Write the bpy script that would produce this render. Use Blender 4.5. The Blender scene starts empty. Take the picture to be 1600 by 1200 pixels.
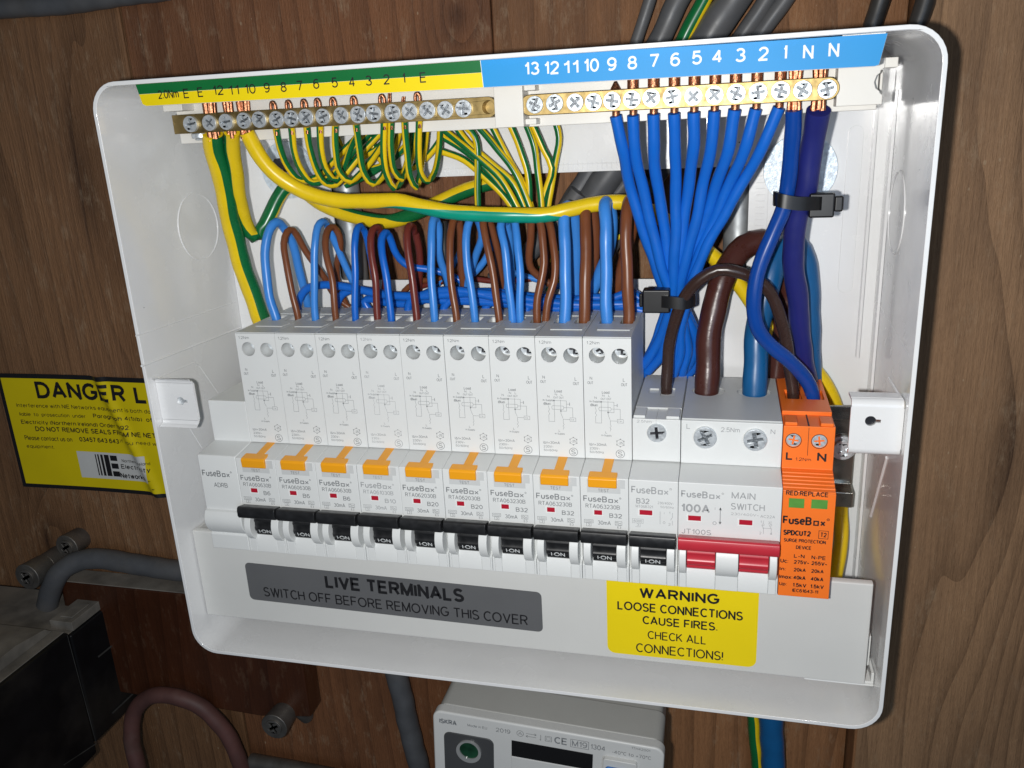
import bpy, bmesh, math, random
from mathutils import Vector, Matrix
from mathutils.geometry import tessellate_polygon
random.seed(7)
C = bpy.context.scene.collection
S = 0.001                                   # everything below is written in millimetres
R = math.radians

# ------------------------------------------------------------------ camera, world, lamps, exposure
CAM = Vector((192.394, -292.256, 168.844))
RIGHT = Vector((0.96944603, 0.24026315, -0.04947751))
FWD = Vector((-0.24383658, 0.9218047, -0.30136326))
UP = Vector((-0.02679788, 0.30421984, 0.95222485))
FPX = 1308.92                               # focal length in photo pixels (1600 wide)

sc = bpy.context.scene
cd = bpy.data.cameras.new('camera'); cam = bpy.data.objects.new('camera', cd); C.objects.link(cam)
cam.matrix_world = Matrix(((RIGHT.x, UP.x, -FWD.x, CAM.x*S), (RIGHT.y, UP.y, -FWD.y, CAM.y*S),
                           (RIGHT.z, UP.z, -FWD.z, CAM.z*S), (0, 0, 0, 1)))
cd.sensor_width = 36; cd.lens = FPX/1600*36; cd.clip_start = 0.01; cd.clip_end = 50
sc.camera = cam

w = bpy.data.worlds.new('World'); sc.world = w; w.use_nodes = True
w.node_tree.nodes['Background'].inputs[0].default_value = (0.72, 0.86, 1.0, 1)
w.node_tree.nodes['Background'].inputs[1].default_value = 0.03

# the phone's flash: a small lamp beside the lens
ld = bpy.data.lights.new('flash', 'SPOT'); lo = bpy.data.objects.new('flash', ld); C.objects.link(lo)
ld.energy = 4.1; ld.color = (1.0, 0.985, 0.955); ld.shadow_soft_size = 0.0035
ld.spot_size = R(140); ld.spot_blend = 1.0
LP = CAM + RIGHT*-20 + UP*-5
lo.location = LP*S
aim = (Vector((105, 20, 90)) - LP).normalized()
lo.rotation_euler = aim.to_track_quat('-Z', 'Y').to_euler()
# bluish daylight fill added on the right to brighten the left wall, source unseen
ad = bpy.data.lights.new('daylight_fill', 'AREA'); ao = bpy.data.objects.new('daylight_fill', ad); C.objects.link(ao)
ad.shape = 'RECTANGLE'; ad.size = 0.6; ad.size_y = 0.8; ad.energy = 2.9; ad.color = (0.58, 0.76, 1.0)
ao.location = (0.62, -1.25, 0.22)
ao.rotation_euler = (Vector((0.02, 0, 0.05)) - ao.location).normalized().to_track_quat('-Z', 'Y').to_euler()

sc.view_settings.view_transform = 'Standard'; sc.view_settings.look = 'None'
sc.view_settings.exposure = 0.0; sc.view_settings.gamma = 1.0
sc.view_settings.use_curve_mapping = False
sc.cycles.use_denoising = True
sc.cycles.max_bounces = 8

def at(u, v, y=None, x=None):
    """the point at depth y (or on the plane x) that stands at photo pixel (u, v)"""
    d = RIGHT*((u-800)/FPX) + FWD + UP*((600-v)/FPX)
    t = (y-CAM.y)/d.y if y is not None else (x-CAM.x)/d.x
    return CAM + d*t

# ------------------------------------------------------------------ materials
def mat(name, col, rough=0.5, metal=0.0, noise=0.0, nscale=200, bump=0.0, bscale=600, spec=0.5, coat=0.0, dust=0.0,
        rvar=0.0, stretch=(1, 1, 1)):
    m = bpy.data.materials.new(name); m.use_nodes = True
    nt = m.node_tree; N = nt.nodes; L = nt.links; b = N['Principled BSDF']
    b.inputs['Base Color'].default_value = (*col, 1); b.inputs['Roughness'].default_value = rough
    b.inputs['Metallic'].default_value = metal; b.inputs['Specular IOR Level'].default_value = spec
    b.inputs['Coat Weight'].default_value = coat; b.inputs['Coat Roughness'].default_value = 0.08
    tc = N.new('ShaderNodeTexCoord'); mp = N.new('ShaderNodeMapping'); mp.inputs['Scale'].default_value = stretch
    L.new(tc.outputs['Object'], mp.inputs['Vector'])
    if noise or dust:
        n = N.new('ShaderNodeTexNoise'); n.inputs['Scale'].default_value = nscale; n.inputs['Detail'].default_value = 6
        L.new(mp.outputs[0], n.inputs['Vector'])
        r = N.new('ShaderNodeValToRGB')
        r.color_ramp.elements[0].position = .3; r.color_ramp.elements[1].position = .7
        r.color_ramp.elements[0].color = (*[c*(1-noise) for c in col], 1)
        r.color_ramp.elements[1].color = (*[min(1, c*(1+noise)) for c in col], 1)
        L.new(n.outputs['Fac'], r.inputs[0]); L.new(r.outputs[0], b.inputs['Base Color'])
        if dust:
            n2 = N.new('ShaderNodeTexNoise'); n2.inputs['Scale'].default_value = nscale*.35; n2.inputs['Detail'].default_value = 9
            L.new(mp.outputs[0], n2.inputs['Vector'])
            r2 = N.new('ShaderNodeValToRGB'); r2.color_ramp.elements[0].position = .48; r2.color_ramp.elements[1].position = .68
            r2.color_ramp.elements[1].color = (dust, dust, dust, 1)
            mx = N.new('ShaderNodeMix'); mx.data_type = 'RGBA'; mx.inputs[7].default_value = (.22, .19, .155, 1)
            L.new(n2.outputs['Fac'], r2.inputs[0]); L.new(r2.outputs[0], mx.inputs[0]); L.new(r.outputs[0], mx.inputs[6])
            L.new(mx.outputs[2], b.inputs['Base Color'])
    if rvar:
        n = N.new('ShaderNodeTexNoise'); n.inputs['Scale'].default_value = nscale*1.7; n.inputs['Detail'].default_value = 5
        L.new(mp.outputs[0], n.inputs['Vector'])
        mr = N.new('ShaderNodeMapRange'); mr.inputs['To Min'].default_value = max(.03, rough-rvar); mr.inputs['To Max'].default_value = rough+rvar
        mr.inputs['From Min'].default_value = .3; mr.inputs['From Max'].default_value = .7
        L.new(n.outputs['Fac'], mr.inputs['Value']); L.new(mr.outputs[0], b.inputs['Roughness'])
    if bump:
        n = N.new('ShaderNodeTexNoise'); n.inputs['Scale'].default_value = bscale; n.inputs['Detail'].default_value = 4
        L.new(mp.outputs[0], n.inputs['Vector'])
        bp = N.new('ShaderNodeBump'); bp.inputs['Strength'].default_value = bump; bp.inputs['Distance'].default_value = 0.0004
        L.new(n.outputs['Fac'], bp.inputs['Height']); L.new(bp.outputs[0], b.inputs['Normal'])
    return m

def specked(m, col=(.03, .025, .02), scale=260, cut=.06):
    """fine specks of dirt lying on a surface"""
    nt = m.node_tree; N = nt.nodes; L = nt.links; b = N['Principled BSDF']
    tc = N.new('ShaderNodeTexCoord'); v = N.new('ShaderNodeTexVoronoi'); v.inputs['Scale'].default_value = scale
    L.new(tc.outputs['Object'], v.inputs['Vector'])
    n = N.new('ShaderNodeTexNoise'); n.inputs['Scale'].default_value = 25
    L.new(tc.outputs['Object'], n.inputs['Vector'])
    r0 = N.new('ShaderNodeMapRange'); r0.inputs['From Min'].default_value = .52; r0.inputs['From Max'].default_value = .7; r0.inputs['To Max'].default_value = cut
    L.new(n.outputs['Fac'], r0.inputs['Value'])
    lt = N.new('ShaderNodeMath'); lt.operation = 'LESS_THAN'
    L.new(v.outputs['Distance'], lt.inputs[0]); L.new(r0.outputs[0], lt.inputs[1])
    mx = N.new('ShaderNodeMix'); mx.data_type = 'RGBA'
    if b.inputs['Base Color'].is_linked: L.new(b.inputs['Base Color'].links[0].from_socket, mx.inputs[6])
    else: mx.inputs[6].default_value = b.inputs['Base Color'].default_value
    mx.inputs[7].default_value = (*col, 1)
    L.new(lt.outputs[0], mx.inputs[0]); L.new(mx.outputs[2], b.inputs['Base Color'])
    return m

def wood(name, light, dark, rough=.65, dust=.5, bump=.5, coat=0.0, planks=None, knots=(), rings=85.0):
    """softwood with its grain along z: growth rings, fibres, stains, knots, dust flecks; planks = [(left edge in m, tint)]"""
    m = bpy.data.materials.new(name); m.use_nodes = True
    nt = m.node_tree; N = nt.nodes; L = nt.links; b = N['Principled BSDF']
    tc = N.new('ShaderNodeTexCoord'); sep = N.new('ShaderNodeSeparateXYZ'); L.new(tc.outputs['Object'], sep.inputs[0])
    def stretched(sx, sz):
        q = N.new('ShaderNodeMapping'); q.inputs['Scale'].default_value = (sx, 1, sz); L.new(tc.outputs['Object'], q.inputs[0]); return q.outputs[0]
    def noise(vec, sc_, det=5, ro=.55):
        q = N.new('ShaderNodeTexNoise'); q.inputs['Scale'].default_value = sc_; q.inputs['Detail'].default_value = det; q.inputs['Roughness'].default_value = ro
        L.new(vec, q.inputs['Vector']); return q.outputs['Fac']
    def val(x): return x
    def op(o, a, c=None, d=None):
        q = N.new('ShaderNodeMath'); q.operation = o
        for k, v in enumerate((a, c, d)):
            if v is None: continue
            if isinstance(v, (int, float)): q.inputs[k].default_value = v
            else: L.new(v, q.inputs[k])
        return q.outputs[0]
    def rng(v, a, c, lo, hi):
        q = N.new('ShaderNodeMapRange')
        for k, x in zip(('From Min', 'From Max', 'To Min', 'To Max'), (a, c, lo, hi)): q.inputs[k].default_value = x
        L.new(v, q.inputs['Value']); return q.outputs[0]
    u = op('MULTIPLY', sep.outputs['X'], rings)
    u = op('MULTIPLY_ADD', noise(stretched(1, .13), 8, 4), 8.0, u)
    kd = None
    for kx, kz, w_, h_, amp in knots:
        dx = op('MULTIPLY', op('SUBTRACT', sep.outputs['X'], kx), 1/w_); dz = op('MULTIPLY', op('SUBTRACT', sep.outputs['Z'], kz), 1/h_)
        r2 = op('ADD', op('MULTIPLY', dx, dx), op('MULTIPLY', dz, dz)); g = op('EXPONENT', op('MULTIPLY', r2, -1.0))
        u = op('MULTIPLY_ADD', g, amp, u)
        core = op('EXPONENT', op('MULTIPLY', r2, -9.0)); kd = core if kd is None else op('ADD', kd, core)
    ring = op('POWER', op('FRACT', u), 2.6)
    fib = noise(stretched(1, .03), 900, 6, .6); fine = noise(stretched(1, .10), 2600, 3, .6)
    v = op('MULTIPLY_ADD', ring, -.38, 1.03)
    v = op('MULTIPLY_ADD', op('SUBTRACT', fib, .5), .85, v); v = op('MULTIPLY_ADD', op('SUBTRACT', fine, .5), .55, v)
    if kd is not None: v = op('MULTIPLY_ADD', kd, -.55, v)
    blot = rng(noise(stretched(1, .4), 10, 9, .66), .36, .60, .58, 1.14)
    v = op('MULTIPLY', v, blot)
    mx0 = N.new('ShaderNodeMix'); mx0.data_type = 'RGBA'; mx0.clamp_factor = False; mx0.inputs[6].default_value = (*dark, 1); mx0.inputs[7].default_value = (*light, 1)
    L.new(op('MINIMUM', op('MAXIMUM', v, 0.0), 1.25), mx0.inputs[0]); out = mx0.outputs[2]
    if planks:
        cr = N.new('ShaderNodeValToRGB'); cr.color_ramp.interpolation = 'CONSTANT'
        L.new(rng(sep.outputs['X'], -.6, .8, 0, 1), cr.inputs[0]); ce = cr.color_ramp.elements
        while len(ce) < len(planks): ce.new(.5)
        for k, (xe, tint) in enumerate(planks): ce[k].position = max(0, (xe+.6)/1.4); ce[k].color = (*tint, 1)
        mm = N.new('ShaderNodeMix'); mm.data_type = 'RGBA'; mm.blend_type = 'MULTIPLY'; mm.inputs[0].default_value = 1
        L.new(out, mm.inputs[6]); L.new(cr.outputs[0], mm.inputs[7]); out = mm.outputs[2]
    # rubbed-in dust and single pale flecks
    sm = op('MULTIPLY', rng(noise(stretched(1, .35), 150, 10, .78), .54, .78, 0, 1), dust)
    vo = N.new('ShaderNodeTexVoronoi'); vo.inputs['Scale'].default_value = 210; L.new(stretched(1, .55), vo.inputs['Vector'])
    fl = op('LESS_THAN', vo.outputs['Distance'], rng(noise(tc.outputs['Object'], 30, 3), .5, .72, 0, .13))
    fac = op('MINIMUM', op('MULTIPLY_ADD', fl, dust*.8, sm), .85)
    mx = N.new('ShaderNodeMix'); mx.data_type = 'RGBA'; mx.inputs[7].default_value = (.42, .31, .20, 1)
    L.new(fac, mx.inputs[0]); L.new(out, mx.inputs[6]); L.new(mx.outputs[2], b.inputs['Base Color'])
    b.inputs['Roughness'].default_value = rough; b.inputs['Coat Weight'].default_value = coat; b.inputs['Coat Roughness'].default_value = .25
    b.inputs['Specular IOR Level'].default_value = .35
    bp = N.new('ShaderNodeBump'); bp.inputs['Strength'].default_value = bump; bp.inputs['Distance'].default_value = .0008
    L.new(v, bp.inputs['Height']); L.new(bp.outputs[0], b.inputs['Normal'])
    return m

WOODWALL = wood('rough_sawn_timber', (.300, .158, .078), (.038, .015, .006), dust=.55, bump=1.0,
                planks=[(-.6, (.74, .70, .64)), (-.0862, (.70, .55, .47)), (.0935, (.86, .76, .66)), (.2565, (.92, 1.0, 1.06))],
                knots=[(.078, .212, .016, .022, 2.4), (.305, .030, .020, .09, -2.6), (-.125, .150, .02, .11, 2.0), (.335, -.10, .016, .06, 1.8), (-.20, -.06, .014, .03, 2.2)])
MAHOG = wood('varnished_dark_board', (.060, .019, .008), (.012, .004, .002), rough=.38, dust=.18, bump=.2, coat=.4, rings=60)
PAINT = specked(mat('white_powder_coat', (.80, .805, .81), .24, bump=.07, bscale=900, noise=.025, nscale=35, coat=.35, rvar=.07), scale=120, cut=.055)
PLATE = specked(mat('pale_grey_plastic_cover', (.63, .63, .61), .42, bump=.06, bscale=1500, noise=.015, nscale=50), scale=90, cut=.025)
BODY = specked(mat('light_grey_moulded_plastic', (.70, .715, .71), .42, bump=.07, bscale=1800, noise=.012, nscale=90), scale=110, cut=.03)
LIPW = mat('white_moulded_plastic', (.80, .81, .80), .35, noise=.01, nscale=90)
IVORY = mat('ivory_plastic_carrier', (.74, .72, .67), .4, noise=.02, nscale=80)
GREYP = mat('grey_plastic', (.56, .575, .575), .45, noise=.02, nscale=90)  # on the module tops this grey carries their grazing-light shade
BLACK = mat('black_toggle_plastic', (.014, .0145, .016), .38, noise=.35, nscale=260, rvar=.08)
TIEB = mat('black_nylon', (.008, .008, .009), .36, noise=.2, nscale=200)
RED = mat('red_toggle_plastic', (.50, .028, .045), .34, noise=.05, nscale=120)
WINRED = mat('red_flag_window', (.42, .012, .03), .3, noise=.1, nscale=400)
ORANGE = mat('orange_plastic', (.92, .185, .018), .42, noise=.02, nscale=90)
TESTOR = mat('amber_test_button', (.86, .36, .012), .36, noise=.02, nscale=90)
GREENW = mat('green_flag_window', (.10, .30, .055), .3, noise=.1, nscale=300)
INK = mat('grey_ink', (.20, .21, .22), .6, noise=.06, nscale=900)
INKL = mat('pale_grey_ink', (.34, .35, .36), .6, noise=.05, nscale=900)
INKB = mat('black_ink', (.012, .012, .014), .45, noise=.1, nscale=500)
INKW = mat('white_ink', (.78, .80, .80), .5, noise=.03, nscale=500)
BRASS = mat('brass', (.33, .24, .10), .47, 1.0, noise=.18, nscale=220, rvar=.1, bump=.05)
ZINCD = mat('dull_zinc_screw', (.46, .50, .53), .46, .7, noise=.12, nscale=500, rvar=.1, bump=.2, bscale=900)
ZINC = mat('zinc_screw', (.68, .72, .75), .38, .6, noise=.1, nscale=500, rvar=.1, bump=.15, bscale=900)
GALV = mat('galvanised_washer', (.66, .75, .84), .5, .35, noise=.2, nscale=500, rvar=.15, bump=.5, bscale=1400)
STEEL = mat('plated_steel', (.40, .39, .35), .18, 1.0, noise=.06, nscale=120, rvar=.06)
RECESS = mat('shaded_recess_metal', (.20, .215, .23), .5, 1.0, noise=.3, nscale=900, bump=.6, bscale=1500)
DARKM = mat('dark_screw_recess', (.03, .03, .035), .4, .6, noise=.2, nscale=300)
CHAN = mat('galvanised_channel', (.40, .42, .43), .48, .7, noise=.2, nscale=120, rvar=.1)
COPPER = mat('bare_copper', (.50, .22, .12), .42, 1.0, noise=.25, nscale=700, rvar=.12, bump=.5, bscale=1600)
YEL = mat('yellow_insulation', (.80, .56, .010), .3, noise=.05, nscale=150, rvar=.06)
GRN = mat('green_insulation', (.006, .135, .038), .28, noise=.1, nscale=150, rvar=.05)
TEAL = mat('sea_green_insulation', (.004, .30, .20), .28, noise=.08, nscale=150)
BLU = mat('blue_insulation', (.006, .125, .56), .36, noise=.06, nscale=120, rvar=.06)
BLUL = mat('light_blue_insulation', (.045, .235, .68), .34, noise=.06, nscale=120, rvar=.06)
BLUD = mat('deep_blue_insulation', (.004, .052, .29), .25, noise=.06, nscale=120)
NAVY = mat('navy_insulation', (.014, .019, .15), .4, noise=.06, nscale=120, rvar=.06)
TAILB = mat('teal_blue_tail_sheath', (.007, .095, .26), .33, noise=.08, nscale=120, rvar=.07)
BRN = mat('brown_insulation', (.175, .056, .021), .34, noise=.08, nscale=120, rvar=.06)
RBRN = mat('red_brown_insulation', (.145, .026, .018), .33, noise=.08, nscale=120, rvar=.06)
DBRN = mat('dark_brown_insulation', (.038, .020, .016), .27, noise=.1, nscale=120, rvar=.05)
TBRN = specked(mat('brown_tail_sheath', (.060, .018, .013), .3, noise=.1, nscale=120, rvar=.06, bump=.25, bscale=300), (.45, .36, .32), 420, .10)
GSHEATH = mat('grey_cable_sheath', (.082, .085, .092), .45, noise=.12, nscale=120, rvar=.08, dust=.15)
BSHEATH = mat('black_cable_sheath', (.018, .018, .019), .4, noise=.2, nscale=120, dust=.15)
PINK = mat('faded_red_sheath', (.10, .042, .036), .6, noise=.3, nscale=60, dust=.5)
STYEL = mat('yellow_sticker', (.86, .66, .006), .4, noise=.015, nscale=60)
SIGNY = mat('yellow_sign_film', (.72, .57, .004), .42, noise=.05, nscale=40)
SIGNW = mat('white_sign_film', (.62, .62, .60), .42, noise=.04, nscale=60)
STGRY = mat('dark_grey_sticker', (.12, .122, .127), .42, noise=.03, nscale=60)
LBLUE = mat('blue_label', (.022, .29, .66), .5, spec=.25, noise=.02, nscale=60)
LGRN = mat('green_label', (.006, .14, .035), .36, noise=.03, nscale=60)
LYEL = mat('yellow_label', (.86, .66, .006), .36, noise=.02, nscale=60)
BAKE = mat('black_bakelite', (.006, .006, .007), .42, spec=.22, noise=.3, nscale=80, dust=.06)
DUSTY = mat('dusty_bakelite', (.17, .155, .135), .9, noise=.4, nscale=70, dust=1.0)
METERP = mat('grey_meter_case', (.42, .42, .40), .45, noise=.02, nscale=70)
METERF = mat('pale_meter_face', (.58, .585, .575), .4, noise=.02, nscale=70)
METERD = mat('dark_meter_panel', (.055, .057, .06), .4, noise=.06, nscale=70)
LCD = mat('dark_display', (.010, .010, .011), .12, noise=.1, nscale=60)
DULLM = mat('dull_metal', (.16, .15, .14), .5, .7, noise=.3, nscale=120, dust=.5)
MBLUE = mat('blue_button', (.02, .16, .50), .4, noise=.04, nscale=90)
LENS = mat('grey_lens_rim', (.38, .39, .39), .2, .3, noise=.05, nscale=90)
GLENS = mat('dark_green_lens', (.010, .05, .025), .12, noise=.5, nscale=150)

# ------------------------------------------------------------------ mesh helpers
class MB:
    def __init__(s): s.v = []; s.f = []; s.m = []; s.mi = 0
    def add(s, vs, fs, mi=None):
        o = len(s.v); s.v += [tuple(p) for p in vs]
        s.f += [tuple(i+o for i in f) for f in fs]; s.m += [s.mi if mi is None else mi]*len(fs)
    def prism(s, outer, d0, d1, put, holes=(), mi=None):
        loops = [list(outer)] + [list(h) for h in holes]
        flat = [p for l in loops for p in l]; n = len(flat)
        tris = tessellate_polygon([[Vector((p[0], p[1], 0)) for p in l] for l in loops])
        vs = [put(p, d0) for p in flat] + [put(p, d1) for p in flat]
        fs = [tuple(t) for t in tris] + [tuple(i+n for i in reversed(t)) for t in tris]
        if not holes and len(outer) < 40:
            fs = [tuple(range(n)), tuple(range(2*n-1, n-1, -1))] if convex(outer) else fs
        k = 0
        for l in loops:
            m_ = len(l)
            for i in range(m_): a = k+i; b = k+(i+1) % m_; fs.append((a, b, b+n, a+n))
            k += m_
        s.add(vs, fs, mi)
    def px(s, prof, x0, x1, **k): s.prism(prof, x0, x1, lambda p, d: (d, p[0], p[1]), **k)      # profile (y,z)
    def py(s, prof, y0, y1, **k): s.prism(prof, y0, y1, lambda p, d: (p[0], d, p[1]), **k)      # profile (x,z)
    def pz(s, prof, z0, z1, **k): s.prism(prof, z0, z1, lambda p, d: (p[0], p[1], d), **k)      # profile (x,y)
    def box(s, x0, x1, y0, y1, z0, z1, mi=None): s.pz(((x0, y0), (x1, y0), (x1, y1), (x0, y1)), z0, z1, mi=mi)
    def tube(s, pts, rad, n=14, mi=None, caps=True, stripe=None):
        """pts: world mm; rad: number or list; stripe = (phase0, phase1, width) degrees -> second material"""
        pts = [Vector(p) for p in pts]; k = len(pts)
        rr = rad if isinstance(rad, (list, tuple)) else [rad]*k
        vs = []; e1p = None
        for i, p in enumerate(pts):
            t = (pts[min(i+1, k-1)] - pts[max(i-1, 0)]).normalized()
            e = -FWD - t*(-FWD).dot(t)
            if e1p is not None:
                q = (e1p - t*e1p.dot(t)).normalized()
                wgt = min(1, max(0, (e.length-.15)/.5))
                e = q if wgt <= 0 else (q*(1-wgt) + e.normalized()*wgt)
                if e.length < .05: e = q
            elif e.length < .05: e = UP - t*UP.dot(t)
            e.normalize(); e1p = e; e2 = e.cross(t)
            ph = 0
            if stripe:
                keys = stripe[0]; u = i/(k-1) if stripe[2] is None else stripe[2][i]
                ph = keys[0][1]
                for (ua, pa_), (ub, pb_) in zip(keys, keys[1:]):
                    if u >= ua: ph = pa_+(pb_-pa_)*min(1, (u-ua)/max(ub-ua, 1e-6))
            for j in range(n):
                a = 2*math.pi*(j-.0)/n + R(ph); vs.append(p + (e*math.cos(a) + e2*math.sin(a))*rr[i])
        fs = []; ms = []
        base = s.mi if mi is None else mi
        for i in range(k-1):
            for j in range(n):
                fs.append((i*n+j, i*n+(j+1) % n, (i+1)*n+(j+1) % n, (i+1)*n+j))
                m_ = base
                if stripe:
                    da = ((360*(j+.5)/n + 180) % 360) - 180
                    if abs(da) < stripe[1]/2: m_ = base+1
                ms.append(m_)
        o = len(s.v); s.v += [tuple(p) for p in vs]
        s.f += [tuple(q+o for q in f) for f in fs]; s.m += ms
        if caps:
            s.f += [tuple(o+j for j in reversed(range(n))), tuple(o+(k-1)*n+j for j in range(n))]; s.m += [base, base]
    def cyl(s, p0, p1, r, n=24, r1=None, mi=None): s.tube([p0, p1], [r, r if r1 is None else r1], n, mi)
    def build(s, name, mats, parent=None, bevel=0.0, smooth=40, origin=None):
        o = Vector(origin) if origin is not None else (Vector(parent['_o']) if parent is not None and '_o' in parent else Vector((0, 0, 0)))
        me = bpy.data.meshes.new(name)
        me.from_pydata([((v[0]-o.x)*S, (v[1]-o.y)*S, (v[2]-o.z)*S) for v in s.v], [], s.f)
        mats = mats if isinstance(mats, (list, tuple)) else [mats]
        for m_ in mats: me.materials.append(m_)
        me.polygons.foreach_set('material_index', s.m)
        bm = bmesh.new(); bm.from_mesh(me); bmesh.ops.recalc_face_normals(bm, faces=bm.faces); bm.to_mesh(me); bm.free()
        me.polygons.foreach_set('use_smooth', [True]*len(me.polygons)); me.set_sharp_from_angle(angle=R(smooth))
        ob = bpy.data.objects.new(name, me); C.objects.link(ob)
        if parent is not None:
            ob.parent = parent; po = Vector(parent['_o']) if '_o' in parent else Vector((0, 0, 0))
            ob.location = (o-po)*S
        else: ob.location = o*S
        ob['_o'] = tuple(o)
        if bevel:
            b = ob.modifiers.new('edge', 'BEVEL'); b.width = bevel*S; b.segments = 2; b.limit_method = 'ANGLE'; b.angle_limit = R(35)
            b.harden_normals = True
        return ob

def convex(p):
    sg = 0; n = len(p)
    for i in range(n):
        a, b, c = p[i], p[(i+1) % n], p[(i+2) % n]
        cr = (b[0]-a[0])*(c[1]-b[1]) - (b[1]-a[1])*(c[0]-b[0])
        if abs(cr) < 1e-7: continue
        if sg and (cr > 0) != (sg > 0): return False
        sg = cr
    return True

def circ(cx, cz, r, n=28, a0=0, rz=None): return [(cx+r*math.cos(a0+2*math.pi*i/n), cz+(rz or r)*math.sin(a0+2*math.pi*i/n)) for i in range(n)]
def rrect(x0, x1, z0, z1, r, n=5):
    out = []
    for cx, cz, a in ((x1-r, z1-r, 0), (x0+r, z1-r, 90), (x0+r, z0+r, 180), (x1-r, z0+r, 270)):
        for i in range(n+1): t = R(a+90*i/n); out.append((cx+r*math.cos(t), cz+r*math.sin(t)))
    return out
def cross(cx, cz, r, wd, a):
    pts = [(wd, r), (-wd, r), (-wd, wd), (-r, wd), (-r, -wd), (-wd, -wd), (-wd, -r), (wd, -r), (wd, -wd), (r, -wd), (r, wd), (wd, wd)]
    return [(cx+x*math.cos(a)-z*math.sin(a), cz+x*math.sin(a)+z*math.cos(a)) for x, z in pts]

def tag(o, label=None, cat=None, group=None, kind=None):
    if label: o['label'] = label
    if cat: o['category'] = cat
    if group: o['group'] = group
    if kind: o['kind'] = kind
    return o
def thing(name, loc, label, cat, group=None):
    o = bpy.data.objects.new(name, None); C.objects.link(o); o.location = Vector(loc)*S; o.empty_display_size = .01
    o['_o'] = tuple(loc); return tag(o, label, cat, group)
def copy_tree(o, loc=None, parent=None):
    c = o.copy(); C.objects.link(c)
    if parent is not None: c.parent = parent
    if loc is not None: c.location = Vector(loc)*S; c['_o'] = tuple(loc)
    for ch in list(o.children): copy_tree(ch, None, c)
    return c

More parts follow.
